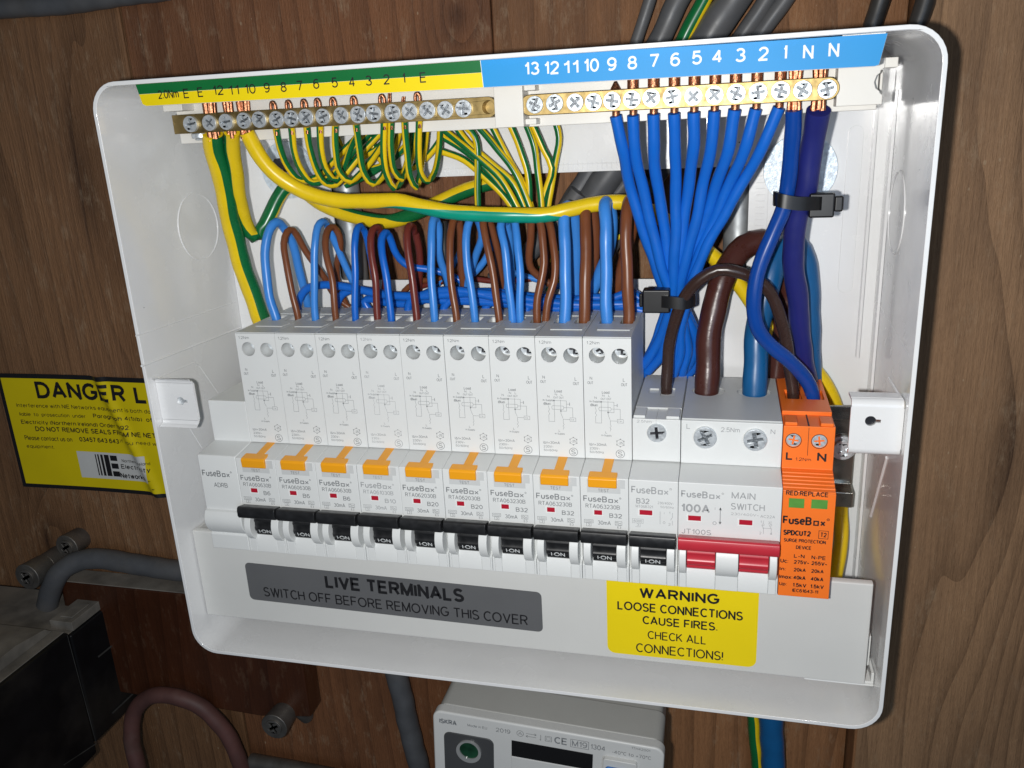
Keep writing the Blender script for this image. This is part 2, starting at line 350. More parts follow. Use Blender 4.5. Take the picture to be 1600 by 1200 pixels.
# lettering: single-line letter shapes drawn as ribbons of even width, fitted into a measured box
def _a(cx, cy, rx, ry, a0, a1, n=None):
    n = n or max(3, int(abs(a1-a0)/24)); return [(cx+rx*math.cos(R(a0+(a1-a0)*i/n)), cy+ry*math.sin(R(a0+(a1-a0)*i/n))) for i in range(n+1)]
_c = lambda cx, cy, rx, ry: _a(cx, cy, rx, ry, 0, 360, 16)
_S = _a(.31, .75, .27, .25, 25, 270) + _a(.31, .25, .30, .25, 90, -155)[1:]
_six = [_a(.35, .5, .35, .5, 55, 178), _c(.3, .31, .3, .31)]
GL = {
 'A': [[(0, 0), (.36, 1), (.72, 0)], [(.12, .32), (.60, .32)]], 'B': [[(0, .53), (0, 1), (.36, 1)]+_a(.36, .765, .24, .235, 90, -90)+[(0, .53)], [(0, .53), (0, 0), (.36, 0)]+_a(.36, .265, .27, .265, -90, 90)],
 'C': [_a(.38, .5, .38, .5, 45, 315)], 'D': [[(0, .5), (0, 1), (.28, 1)]+_a(.28, .5, .40, .5, 90, -90)+[(0, 0), (0, .5)]], 'E': [[(.58, 1), (0, 1), (0, 0), (.6, 0)], [(0, .52), (.54, .52)]],
 'F': [[(.56, 1), (0, 1), (0, 0)], [(0, .5), (.5, .5)]], 'G': [_a(.40, .5, .40, .5, 45, 325)+[(.76, .46), (.44, .46)]], 'H': [[(0, 0), (0, 1)], [(.62, 0), (.62, 1)], [(0, .52), (.62, .52)]], 'I': [[(0, 0), (0, 1)]],
 'J': [[(.42, 1), (.42, .24)]+_a(.21, .24, .21, .24, 0, -175)], 'K': [[(0, 0), (0, 1)], [(.58, 1), (0, .36)], [(.2, .57), (.62, 0)]], 'L': [[(0, 1), (0, 0), (.52, 0)]], 'M': [[(0, 0), (0, 1), (.38, .05), (.76, 1), (.76, 0)]],
 'N': [[(0, 0), (0, 1), (.62, 0), (.62, 1)]], 'O': [_c(.42, .5, .42, .5)], 'P': [[(0, 0), (0, 1), (.34, 1)]+_a(.34, .74, .26, .26, 90, -90)+[(0, .48)]], 'Q': [_c(.42, .5, .42, .5), [(.52, .24), (.82, -.06)]],
 'R': [[(0, 0), (0, 1), (.36, 1)]+_a(.36, .75, .25, .25, 90, -90)+[(0, .5)], [(.34, .5), (.62, 0)]], 'S': [_S], 'T': [[(0, 1), (.64, 1)], [(.32, 1), (.32, 0)]], 'U': [[(0, 1), (0, .3)]+_a(.31, .3, .31, .3, 180, 360)+[(.62, 1)]],
 'V': [[(0, 1), (.34, 0), (.68, 1)]], 'W': [[(0, 1), (.25, 0), (.48, 1), (.71, 0), (.96, 1)]], 'X': [[(0, 0), (.62, 1)], [(0, 1), (.62, 0)]], 'Y': [[(0, 1), (.33, .46), (.66, 1)], [(.33, .46), (.33, 0)]], 'Z': [[(0, 1), (.58, 1), (0, 0), (.6, 0)]],
 '0': [_c(.29, .5, .29, .5)], '1': [[(0, .76), (.14, .82), (.24, 1), (.24, 0)]], '2': [_a(.29, .71, .28, .29, 170, -35)+[(0, 0), (.58, 0)]], '3': [_a(.28, .755, .25, .245, 155, -90), _a(.28, .255, .29, .255, 90, -160)],
 '4': [[(.45, 0), (.45, 1)], [(.45, 1), (0, .28), (.62, .28)]], '5': [[(.52, 1), (.1, 1), (.05, .5)]+_a(.28, .33, .29, .33, 125, -155)], '6': _six, '7': [[(0, 1), (.56, 1), (.2, 0)]], '8': [_c(.29, .76, .24, .24), _c(.29, .265, .29, .265)], '9': [[(.62-x, 1-y) for x, y in l] for l in _six],
 'a': [_c(.27, .34, .27, .34), [(.54, .7), (.54, 0)]], 'b': [[(0, 1), (0, 0)], _c(.28, .35, .28, .35)], 'c': [_a(.28, .35, .28, .35, 45, 315)], 'd': [[(.56, 1), (.56, 0)], _c(.28, .35, .28, .35)], 'e': [[(.02, .37), (.57, .37)], _a(.29, .35, .28, .35, 2, 315)],
 'f': [[(.14, 0), (.14, .8)]+_a(.30, .8, .16, .18, 180, 90), [(0, .68), (.32, .68)]], 'g': [_c(.28, .36, .28, .34), [(.56, .7), (.56, -.06)]+_a(.28, -.06, .28, .2, 0, -150)], 'h': [[(0, 1), (0, 0)], [(0, .4)]+_a(.25, .44, .25, .26, 180, 0)+[(.5, 0)]],
 'i': [[(0, 0), (0, .7)], [(0, .88), (0, 1)]], 'j': [[(.1, .7), (.1, -.2), (0, -.26)], [(.1, .88), (.1, 1)]], 'k': [[(0, 1), (0, 0)], [(.46, .7), (0, .26)], [(.18, .42), (.5, 0)]], 'l': [[(0, 0), (0, 1)]],
 'm': [[(0, 0), (0, .7)], [(0, .44)]+_a(.2, .47, .2, .23, 180, 0)+[(.4, 0)], [(.4, .44)]+_a(.6, .47, .2, .23, 180, 0)+[(.8, 0)]], 'n': [[(0, 0), (0, .7)], [(0, .42)]+_a(.25, .45, .25, .25, 180, 0)+[(.5, 0)]], 'o': [_c(.29, .35, .29, .35)],
 'p': [[(0, .7), (0, -.28)], _c(.28, .35, .28, .35)], 'q': [[(.56, .7), (.56, -.28)], _c(.28, .35, .28, .35)], 'r': [[(0, 0), (0, .7)], [(0, .42)]+_a(.24, .42, .24, .28, 180, 80)], 's': [[(x*.84, y*.7) for x, y in _S]],
 't': [[(.14, .92), (.14, .14)]+_a(.29, .14, .15, .14, 180, 270), [(0, .68), (.32, .68)]], 'u': [[(0, .7), (0, .26)]+_a(.25, .26, .25, .26, 180, 360), [(.5, .7), (.5, 0)]], 'v': [[(0, .7), (.25, 0), (.5, .7)]], 'w': [[(0, .7), (.18, 0), (.37, .7), (.56, 0), (.74, .7)]],
 'x': [[(0, 0), (.48, .7)], [(0, .7), (.48, 0)]], 'y': [[(0, .7), (.25, 0)], [(.5, .7), (.16, -.28)]], 'z': [[(0, .7), (.44, .7), (0, 0), (.46, 0)]],
 '.': [[(0, 0), (0, .1)]], ':': [[(0, 0), (0, .1)], [(0, .58), (0, .68)]], '-': [[(0, .36), (.3, .36)]], '~': [[(0, .32), (.12, .42), (.3, .30), (.42, .40)]], '/': [[(0, -.05), (.34, 1.05)]], '(': [_a(.4, .4, .4, .62, 130, 230)], ')': [_a(-.2, .4, .4, .62, 50, -50)],
 '!': [[(0, .3), (0, 1)], [(0, 0), (0, .1)]], '°': [_c(.13, .85, .13, .13)], '+': [[(0, .36), (.5, .36)], [(.25, .1), (.25, .62)]], '·': [[(0, .40), (0, .54)]], '=': [[(0, .26), (.45, .26)], [(0, .5), (.45, .5)]], '∆': [[(.3, 1), (0, 0), (.6, 0), (.3, 1)]], '>': [[(0, .1), (.4, .4), (0, .7)]],
}
def ribbon(mb, pts, wd, put, mi=None, fine=None):
    """one stroke of even width with mitred corners"""
    P2 = [Vector(p) for p in pts]; q = [P2[0]]
    for p in P2[1:]:
        if (p-q[-1]).length > 1e-5: q.append(p)
    if fine:
        r_ = [q[0]]
        for a, b in zip(q, q[1:]):
            n = max(1, int((b-a).length/fine)); r_ += [a+(b-a)*(k+1)/n for k in range(n)]
        q = r_
    if len(q) < 2: return
    closed = (q[0]-q[-1]).length < 1e-4
    n = len(q); vs = []
    for i, p in enumerate(q):
        a = q[i-1] if i > 0 else (q[-2] if closed else None); b = q[i+1] if i < n-1 else (q[1] if closed else None)
        d0 = (p-a).normalized() if a is not None else None; d1 = (b-p).normalized() if b is not None else None
        if d0 is None: d0 = d1
        if d1 is None: d1 = d0
        t = d0+d1
        if t.length < .05: t = d1.copy()
        t.normalize(); nn = Vector((-t.y, t.x)); c = max(.66, nn.dot(Vector((-d1.y, d1.x)))); off = nn*(wd/2/c)
        vs += [p+off, p-off]
    mb.add([put(v.x, v.y) for v in vs], [(2*i, 2*i+1, 2*i+3, 2*i+2) for i in range(n-1)], mi)
def text(mb, s, x0, x1, z0, z1, y, bold=0.0, put=None, mi=None, rot=0.0, fine=None):
    st_ = []; cx = 0
    for ch in s:
        if ch == ' ': cx += .36; continue
        g = GL[ch]; wmax = max(p[0] for l in g for p in l); wmin = min(p[0] for l in g for p in l)
        for l in g: st_.append([(p[0]-wmin+cx, p[1]) for p in l])
        cx += wmax-wmin+.24+max(0, bold)*1.6
    ax = min(p[0] for l in st_ for p in l); bx = max(p[0] for l in st_ for p in l); az = min(p[1] for l in st_ for p in l); bz = max(p[1] for l in st_ for p in l)
    H = (z1-z0)/max(bz-az, .3); wd = H*(.128+2.4*bold)
    x0 += wd/2; x1 -= wd/2; z0 += wd/2; z1 -= wd/2
    if bx-ax < 1e-4: x0 = x1 = (x0+x1)/2; bx = ax+1
    mx, mz = (x0+x1)/2, (z0+z1)/2; ca, sa = math.cos(R(rot)), math.sin(R(rot))
    for k, l in enumerate(st_):
        pts = []
        for u, v in l:
            X = x0+(u-ax)/(bx-ax)*(x1-x0); Z = z0+(v-az)/max(bz-az, 1e-6)*(z1-z0)
            if rot: X, Z = mx+(X-mx)*ca-(Z-mz)*sa, mz+(X-mx)*sa+(Z-mz)*ca
            pts.append((X, Z))
        V_ = [Vector(p) for p in pts]; closed = (V_[0]-V_[-1]).length < wd*.05; cur = [V_[0]]; pieces = []
        for i in range(1, len(V_)):                                     # sharp corners: two square-ended strokes
            cur.append(V_[i])
            if i < len(V_)-1 and (V_[i]-V_[i-1]).length > 1e-6 and (V_[i+1]-V_[i]).length > 1e-6 and (V_[i]-V_[i-1]).normalized().dot((V_[i+1]-V_[i]).normalized()) < .45:
                pieces.append((cur, True)); cur = [V_[i]]
        pieces.append((cur, False))
        for m_, (pc, _) in enumerate(pieces):
            pc = [p.copy() for p in pc]
            if m_ > 0: pc[0] += (pc[0]-pc[1]).normalized()*wd*.4
            if m_ < len(pieces)-1: pc[-1] += (pc[-1]-pc[-2]).normalized()*wd*.4
            e = -.005*((k+m_) % 6)
            def pp(X, Z, e=e):
                if put: q = put(X, Z); return (q[0], q[1]+e, q[2])
                return (X, y+e, Z)
            ribbon(mb, pc, wd, pp, mi, fine)
def line(mb, pts, wd, y, mi=None):
    for (xa, za), (xb, zb) in zip(pts, pts[1:]):
        d = Vector((xb-xa, zb-za)); L_ = d.length or 1e-6; n = Vector((-d.y, d.x))/L_*wd/2; e = d/L_*wd*.3
        mb.add([(xa+n.x-e.x, y, za+n.y-e.y), (xa-n.x-e.x, y, za-n.y-e.y), (xb-n.x+e.x, y, zb-n.y+e.y), (xb+n.x+e.x, y, zb+n.y+e.y)], [(0, 1, 2, 3)], mi)
def ringline(mb, cx, cz, r, wd, y, n=24, mi=None):
    p = circ(cx, cz, r+wd/2, n); q = circ(cx, cz, r-wd/2, n)
    mb.add([(a, y, b) for a, b in p+q], [(i, (i+1) % n, n+(i+1) % n, n+i) for i in range(n)], mi)
def logo(mb, x0, x1, z0, z1, y, bold=.012, mi=None):
    """F u s e B [square o] x (R)"""
    W = x1-x0; H = z1-z0
    text(mb, 'FuseB', x0, x0+W*.62, z0, z1, y, bold, mi=mi)
    a, b = x0+W*.655, x0+W*.775; h = H*.62; t = H*.15
    for r_ in ((a, b, z0, z0+t), (a, b, z0+h-t, z0+h), (a, a+t, z0+t, z0+h-t), (b-t, b, z0+t, z0+h-t)):
        mb.add([(r_[0], y, r_[2]), (r_[1], y, r_[2]), (r_[1], y, r_[3]), (r_[0], y, r_[3])], [(0, 1, 2, 3)], mi)
    text(mb, 'x', x0+W*.80, x0+W*.915, z0, z0+h, y, bold, mi=mi)
    ringline(mb, x0+W*.965, z0+H*.82, H*.13, H*.05, y, 14, mi); text(mb, 'R', x0+W*.953, x0+W*.977, z0+H*.75, z0+H*.89, y, 0, mi=mi)

def spline(pts, step=3.0, par=None):
    """Catmull-Rom through the points, resampled; par collects where along the given points each sample lies"""
    P = [Vector(p) for p in pts]; P = [P[0]*2-P[1]] + P + [P[-1]*2-P[-2]]
    out = []
    for i in range(1, len(P)-2):
        p0, p1, p2, p3 = P[i-1:i+3]
        t0 = 0; t1 = t0+max((p1-p0).length, 1e-3)**.5; t2 = t1+max((p2-p1).length, 1e-3)**.5; t3 = t2+max((p3-p2).length, 1e-3)**.5
        n = max(2, int((p2-p1).length/step))
        for k in range(n):
            t = t1+(t2-t1)*k/n
            if par is not None: par.append(i-1+k/n)
            a1 = p0*((t1-t)/(t1-t0))+p1*((t-t0)/(t1-t0)); a2 = p1*((t2-t)/(t2-t1))+p2*((t-t1)/(t2-t1)); a3 = p2*((t3-t)/(t3-t2))+p3*((t-t2)/(t3-t2))
            b1 = a1*((t2-t)/(t2-t0))+a2*((t-t0)/(t2-t0)); b2 = a2*((t3-t)/(t3-t1))+a3*((t-t1)/(t3-t1))
            out.append(b1*((t2-t)/(t2-t1))+b2*((t-t1)/(t2-t1)))
    if par is not None: par.append(len(P)-3)
    out.append(P[-2]); return out
def rpx(wpx, p): return wpx/2*(Vector(p)-CAM).dot(FWD)/FPX          # width seen -> radius in mm
def wire(name, label, cat, pts, wpx, m, group=None, stripe=None, n=14, step=2.5, rad=None, parent=None):
    P = [at(*p[:2], y=p[2]) if len(p) == 3 else Vector(p[:3]) for p in pts]
    r = rad or rpx(wpx, P[len(P)//2])
    par = []; sp_ = spline(P, step, par)
    if stripe and not isinstance(stripe[0], list): stripe = ([(0, stripe[0]), (1, stripe[1])], stripe[2], None)
    elif stripe: stripe = (stripe[0], stripe[1], par)
    ph = [random.uniform(0, 6.28) for _ in range(6)]; am = min(.22, r*.11)
    for i, q in enumerate(sp_):                                         # hand-bent wire is never a perfect curve
        e = min(1, i/4, (len(sp_)-1-i)/4); d = i*step
        q += Vector((math.sin(d/7+ph[0])+.6*math.sin(d/3.1+ph[1]), math.sin(d/8+ph[2])+.5*math.sin(d/3.7+ph[3]), math.sin(d/9+ph[4])))*am*e
    mb = MB(); mb.tube(sp_, [r*(1+.02*math.sin(i*1.3+ph[5])) for i in range(len(sp_))], r and n, stripe=stripe)
    o = mb.build(name, m, parent, smooth=50, origin=P[0])
    if parent is None: tag(o, label, cat, group)
    o['_r'] = r
    return o, P, r

# ------------------------------------------------------------------ the setting: timber wall behind everything
WALL = 78.0
mb = MB()
edges = [-600, -86.2, 93.5, 257, 800]
for a, b, dy in zip(edges, edges[1:], (0, .9, .2, -16)):
    mb.box(a+.35, b-.35, WALL+dy, WALL+25, -420, 520)
tag(mb.build('wall', WOODWALL, bevel=.8), kind='structure')

# ------------------------------------------------------------------ consumer unit enclosure
XL, XR, ZB, ZT, YF, YB = -36.6, 252.6, -54.4, 189.0, -12.7, 60.0
enc = thing('consumer_unit_enclosure', (108, 60, -54), 'open white metal consumer unit case standing off the timber wall', 'enclosure')
mb = MB()
mb.py(rrect(XL, XR, ZB, ZT, 11, 8), YF, YB+1.4, holes=[rrect(XL+1.5, XR-1.5, ZB+1.5, ZT-1.5, 9.6, 8)])
mb.build('side_walls', PAINT, enc, bevel=.5)
# back plate with the big cable opening
mb = MB()
mb.py(((XL+1.6, ZB+1.6), (XR-1.6, ZB+1.6), (XR-1.6, ZT-1.6), (XL+1.6, ZT-1.6)), YB, YB+1.2, holes=[rrect(20, 200.5, 101.8, 146.6, 1.5, 3)])
mb.py(((20, 149.6), (200, 149.6), (200, 150.0), (20, 150.0)), YB-.15, YB+.1)
for i in range(88):                                                    # pressed ruler marks round the opening
    x = 22+i*2.0; h = 3.0 if i % 5 else 4.2
    mb.box(x, x+.35, YB-.15, YB+.1, 147.4, 147.4+h); mb.box(x, x+.35, YB-.15, YB+.1, 97.8, 97.8+h-.3)
for i in range(17):
    z = 104+i*2.4; mb.box(203.2, 206.6, YB-.15, YB+.1, z, z+.35)
mb.box(207.6, 207.9, YB-.15, YB+.1, 102, 146)
mb.py(rrect(236, 241.5, 96, 160, 2.7, 5), YB-.5, YB+.1)                  # long embossed pad on the right
mb.build('back_panel', PAINT, enc, bevel=.12)
for x in (24.2, 196.5):
    mb = MB(); mb.tube([(x+(0 if x < 100 else .5), YB+7.4, 100), (x, YB+7.4, 165)], 6.0, 24)
    mb.build('edge_channel', CHAN, enc)
def knock(x, cy, cz, r, s, parent):
    mb = MB(); n = 40
    for r0, r1, d in ((r-.34, r+.34, .35),):
        p = circ(cy, cz, r1, n); q = circ(cy, cz, r0, n)
        mb.prism(p, x-.3*s, x+d*s, lambda pt, d_: (d_, pt[0], pt[1]), holes=[q])
    mb.build('knockout', PAINT, parent)
knock(XL+1.5, 38.7, 130.2, 14.6, 1, enc); knock(XR-1.5, 36, 130, 14.6, -1, enc)
def bracket(x0, x1, z0, z1, y, hx, hz, lip, parent):
    mb = MB()
    slot = [(hx+1.75*math.cos(R(a)), hz+1.75*math.sin(R(a))) for a in range(20, 341, 20)] + [(hx+3.2, hz-.55), (hx+3.2, hz+.55)]
    mb.py(rrect(x0, x1, z0, z1, .6, 3), y, y+1.2, holes=[slot])
    d = 1 if lip else -1
    for zc, s in ((z1, 1), (z0, -1)):
        prof = [(y, zc-.1*s), (y, zc)] + [(y+d*(-2.4+2.4*math.cos(R(a))) , zc+s*2.4*math.sin(R(a))) for a in (20, 45, 70, 90)]
        prof = prof + [(p[0]+(1.0 if d < 0 else 1.0), p[1]-s*.75) for p in reversed(prof[2:])] + [(y+1.2, zc-.1*s)]
        mb.px(prof, x0+.15, x1-.15)
    if not lip:
        mb.box(x0+.15, x1-.15, y+3.2, y+9, z1+1.3, z1+2.3)
    ob = mb.build('lid_bracket', PAINT, parent, bevel=.2)
    m2 = MB(); m2.tube([(hx-.4, y+3.0, hz-.3), (hx-.4, y+1.25, hz-.3)], [2.6, 2.2], 20); m2.build('threaded_socket', ZINC if lip else DARKM, ob)
    return ob
bracket(-35.0, -17.6, 56.2, 72.4, -8.2, -24.6, 64.6, True, enc)
bracket(234.4, 251.0, 56.2, 71.4, -8.2, 240.8, 66.4, False, enc)
# pressed folds on the side walls
mb = MB()
def fold(side, a, b, wd, h=.55):
    x = XL+1.5 if side < 0 else XR-1.5; s = 1 if side < 0 else -1
    (ya, za), (yb, zb) = a, b
    mb.tube([(x-.15*s, ya, za), (x-.15*s, yb, zb)], wd, 8)
pa = at(213, 525, x=XL+1.5); pb = at(372, 470, x=XL+1.5); fold(-1, (pa.y, pa.z), (pb.y, pb.z), .32)
pa = at(222, 572, x=XL+1.5); pb = at(378, 511, x=XL+1.5); fold(-1, (pa.y, pa.z), (pb.y, pb.z), .55)
for q in (((248, 590), (302, 567)), ((302, 567), (312, 572)), ((312, 572), (341, 614)), ((296, 668), (316, 700))):
    pa = at(*q[0], x=XL+1.5); pb = at(*q[1], x=XL+1.5); fold(-1, (pa.y, pa.z), (pb.y, pb.z), .3)
mb.build('pressed_fold', PAINT, enc); mb = MB()
for q, wd in ((((1378, 250), (1366, 462)), .7), (((1389, 592), (1410, 626)), .75), (((1386, 715), (1361, 806)), .8), (((1367, 464), (1420, 555)), .25), (((1352, 515), (1346, 624)), .35)):
    pa = at(*q[0], x=XR-1.5); pb = at(*q[1], x=XR-1.5); fold(1, (pa.y, pa.z), (pb.y, pb.z), wd)
mb.box(XR-2.6, XR-1.6, 52, 59.9, -52, 172); mb.box(XR-8.2, XR-7.2, 56, 60.1, 70, 178)
mb.build('pressed_fold', PAINT, enc)
# small clip block low in the right corner of the case
mb = MB(); mb.box(246.6, 250.9, -1, 9, -42.3, -41.2); mb.box(249.8, 250.9, -1, 9, -41.2, -37.4); mb.box(247.8, 249.4, 3, 12, -37, -24)
mb.box(226, 251, -1.2, 1.5, -43.2, -42.4)
mb.build('corner_clip', LIPW, enc, bevel=.25)

# mounting washers with their bolts
for (cx, cz, r, lab, hx, hz) in ((1.2, 152.0, 12.4, 'round zinc washer and bolt behind the thin earth wires', -.6, 154.2), (219.2, 144.6, 13.6, 'round zinc washer behind the navy and deep blue wires', 219, 145)):
    wt = thing('mounting_washer', (cx, YB, cz), lab, 'washer', 'washers holding the case to the wall')
    mb = MB(); mb.py(circ(cx, cz, r, 48), YB-2.6, YB-.2); mb.build('washer_disc', GALV, wt, bevel=.4)
    mb = MB(); mb.py(circ(hx, hz, 3.6, 6), YB-6.4, YB-2.6); mb.build('bolt_head', DARKM, wt, bevel=.4)

# ------------------------------------------------------------------ rail-mounted modules
P = 17.8
def arcpts(y0, z0, y1, z1, bulge, n=8):
    """curve from (y0,z0) to (y1,z1) bulging towards the viewer"""
    out = []
    for i in range(n+1):
        t = i/n; out.append((y0+(y1-y0)*t-bulge*math.sin(math.pi*t)**.7, z0+(z1-z0)*t))
    return out
FACE0, FACE1 = 7.0, 18.0
SIDE = [(-13, 21.4), (-13, 20), (-10.4, 19), (-10.4, 7.2), (-13, 6.2), (-13, 0), (44, 0), (44, 21.4)]
CHEEK = [(-13, 21.0)] + arcpts(-13, 18.6, -12.6, 5.6, 3.4) + [(44, 5.4), (44, 21.0)]
MIDP = [(-13, 21.4), (-6, 20.9), (-8, 9.6), (-11.5, 8.5), (-13, 4.8), (-13, .05), (43.9, .05), (43.9, 21.4)]
TOPN = [(-13, 42.4), (-13, 21.35), (44, 21.35), (44, 40), (1, 44.4)]
TOG = [(-13.0, 21.8), (-17.4, 22.9), (-18.2, 22.5), (-18.6, 21.4), (-18.6, 19.0), (-18.0, 18.0), (-13, 16.4), (-9, 18)]
def drum(yc=-6.0, zc=12.4, r=7.6):
    o = []
    for a in range(-62, 63, 6):
        rr = r - (.55 if a in (-2, 4, 10) else 0) - (.5 if a in (-26,) else 0)
        o.append((yc-rr*math.cos(R(a)), zc+rr*math.sin(R(a))))
    return o + [(yc+1, zc+6.5), (yc+1, zc-6.5)]
def body_nose(mb, x0, wd, cheeks):
    """nose of a module; cheeks = list of (a, b) spans of the curved toggle guards, local x"""
    mb.px(TOPN, x0+.05, x0+wd-.05)
    cuts = sorted(set([0.08, wd-.08] + [c for ab in cheeks for c in ab])); gaps = []
    for a, b in zip(cuts, cuts[1:]):
        if any(abs(a-c[0]) < 1e-6 and abs(b-c[1]) < 1e-6 for c in cheeks):
            mb.px([(p[0], p[1]) for p in SIDE], x0+a, x0+b); mb.px(CHEEK, x0+a+.06, x0+b-.06)
        elif a < .1 or b > wd-.1: mb.px(SIDE, x0+a, x0+b)
        else: mb.px(MIDP, x0+a, x0+b); gaps.append((a, b))
    return gaps
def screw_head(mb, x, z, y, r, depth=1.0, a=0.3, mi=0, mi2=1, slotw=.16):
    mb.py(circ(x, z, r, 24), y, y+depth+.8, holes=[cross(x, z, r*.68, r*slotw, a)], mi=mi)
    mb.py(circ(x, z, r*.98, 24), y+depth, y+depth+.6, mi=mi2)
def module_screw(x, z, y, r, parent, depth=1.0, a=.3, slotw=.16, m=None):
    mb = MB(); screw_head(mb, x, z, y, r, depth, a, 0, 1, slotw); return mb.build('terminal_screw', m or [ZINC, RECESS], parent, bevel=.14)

def window(parent, x0, x1, z0, z1, y, m, frame=None):
    mb = MB(); mb.box(x0, x1, y-.12, y+.2, z0, z1); mb.build('flag_window', m, parent)
    if frame:
        mb = MB(); mb.box(x0-.55, x0-.02, y-.2, y+.1, z0-.4, z1+.4); mb.box(x1+.02, x1+.3, y-.08, y+.1, z0-.4, z1+.2); mb.box(x0-.02, x1+.02, y-.08, y+.1, z0-.4, z0-.02)
        mb.build('window_frame', LIPW, parent)

def rcbo_shell():
    root = thing('circuit_breaker', (0, 0, 0), '-', 'circuit breaker', 'row of breakers with amber test buttons')
    mb = MB(); x0, x1 = .1, P-.1
    hl, hr = (5.2, 85.1), (13.5, 84.9)
    mb.py(((x0, 44.55), (x1, 44.55), (x1, 91.6), (x0, 91.6)), 0, 8.6, holes=[circ(*hl, 2.95, 26), circ(*hr, 2.95, 26)])
    mb.py(((x0+.02, 44.6), (x1-.02, 44.6), (x1-.02, 83.5), (x0+.02, 83.5)), 8.7, 46)
    mb.box(x0+.02, x1-.02, 1.5, 46, 0.2, 44.5)
    mb.pz(((x0, 8.65), (x1, 8.65), (x1, 46), (x0, 46)), 83.6, 91.6, holes=[rrect(3.0, 7.8, 20.5, 30, .6, 2), rrect(11.2, 16.0, 20.5, 30, .6, 2)])
    mb.build('housing', BODY, root, bevel=.28)
    mb = MB(); mb.pz(((x0+.02, .3), (x1-.02, .3), (x1-.02, 46), (x0+.02, 46)), 91.62, 92.1, holes=[rrect(3.0, 7.8, 20.5, 30, .6, 2), rrect(11.2, 16.0, 20.5, 30, .6, 2)])
    mb.pz(((4.0, 9.5), (16.2, 9.5), (17.0, 15), (3.0, 15)), 92.1, 92.5); mb.box(2.4, 16.4, 32, 38, 92.1, 92.5)
    mb.build('shaded_top', GREYP, root, bevel=.16)  # top painted greyer than the housing for the shade of grazing light
    mb = MB(); body_nose(mb, 0, P, [(1.0, 3.9), (13.4, 16.9)]); mb.build('front', BODY, root, bevel=.22)
    for i, (hx, hz) in enumerate((hl, hr)):
        module_screw(hx+(.2 if i else .5), hz+.9, 5.6, 2.75, root, .9, .5+i, m=[ZINC, DARKM])
    mb = MB(); mb.px(TOG, .55, P-.35); mb.px(drum(), 4.15, 13.2); tg = mb.build('toggle', BLACK, root, bevel=.25)
    mb = MB()
    def pd(X, Z):                                                       # wrap the letters on the drum
        a = math.asin(max(-1, min(1, (Z-12.4)/7.6))); return (X, -6-7.7*math.cos(a), Z)
    text(mb, 'I·ON', 6.0, 11.3, 8.9, 10.8, 0, .01, put=pd); mb.build('toggle_lettering', INKW, tg)
    # test button: stem along the slope, wide bar over the front edge
    mb = MB()
    stem = [(.9, 44.75), (-10.5, 42.95), (-10.5, 42.2), (.9, 44.0)]
    mb.px(stem, 7.4, 11.0)
    mb.px([(-9.6, 43.5), (-13.6, 42.9), (-14.3, 42.2), (-14.0, 38.9), (-13.1, 38.5), (-12.6, 41.5)], 3.1, 13.6)
    mb.build('test_button', TESTOR, root, bevel=.3)
    mb = MB(); mb.add([(2.6, -13.06, 36.4), (14.9, -13.06, 36.4), (14.9, -13.06, 41.6), (2.6, -13.06, 41.6)], [(0, 1, 2, 3)])
    mb.box(14.0, 16.6, -13.12, -12.9, 38.6, 42.0); mb.build('button_surround', GREYP, root)
    window(root, 5.1, 8.0, 27.5, 29.3, -13, WINRED, True)
    return root
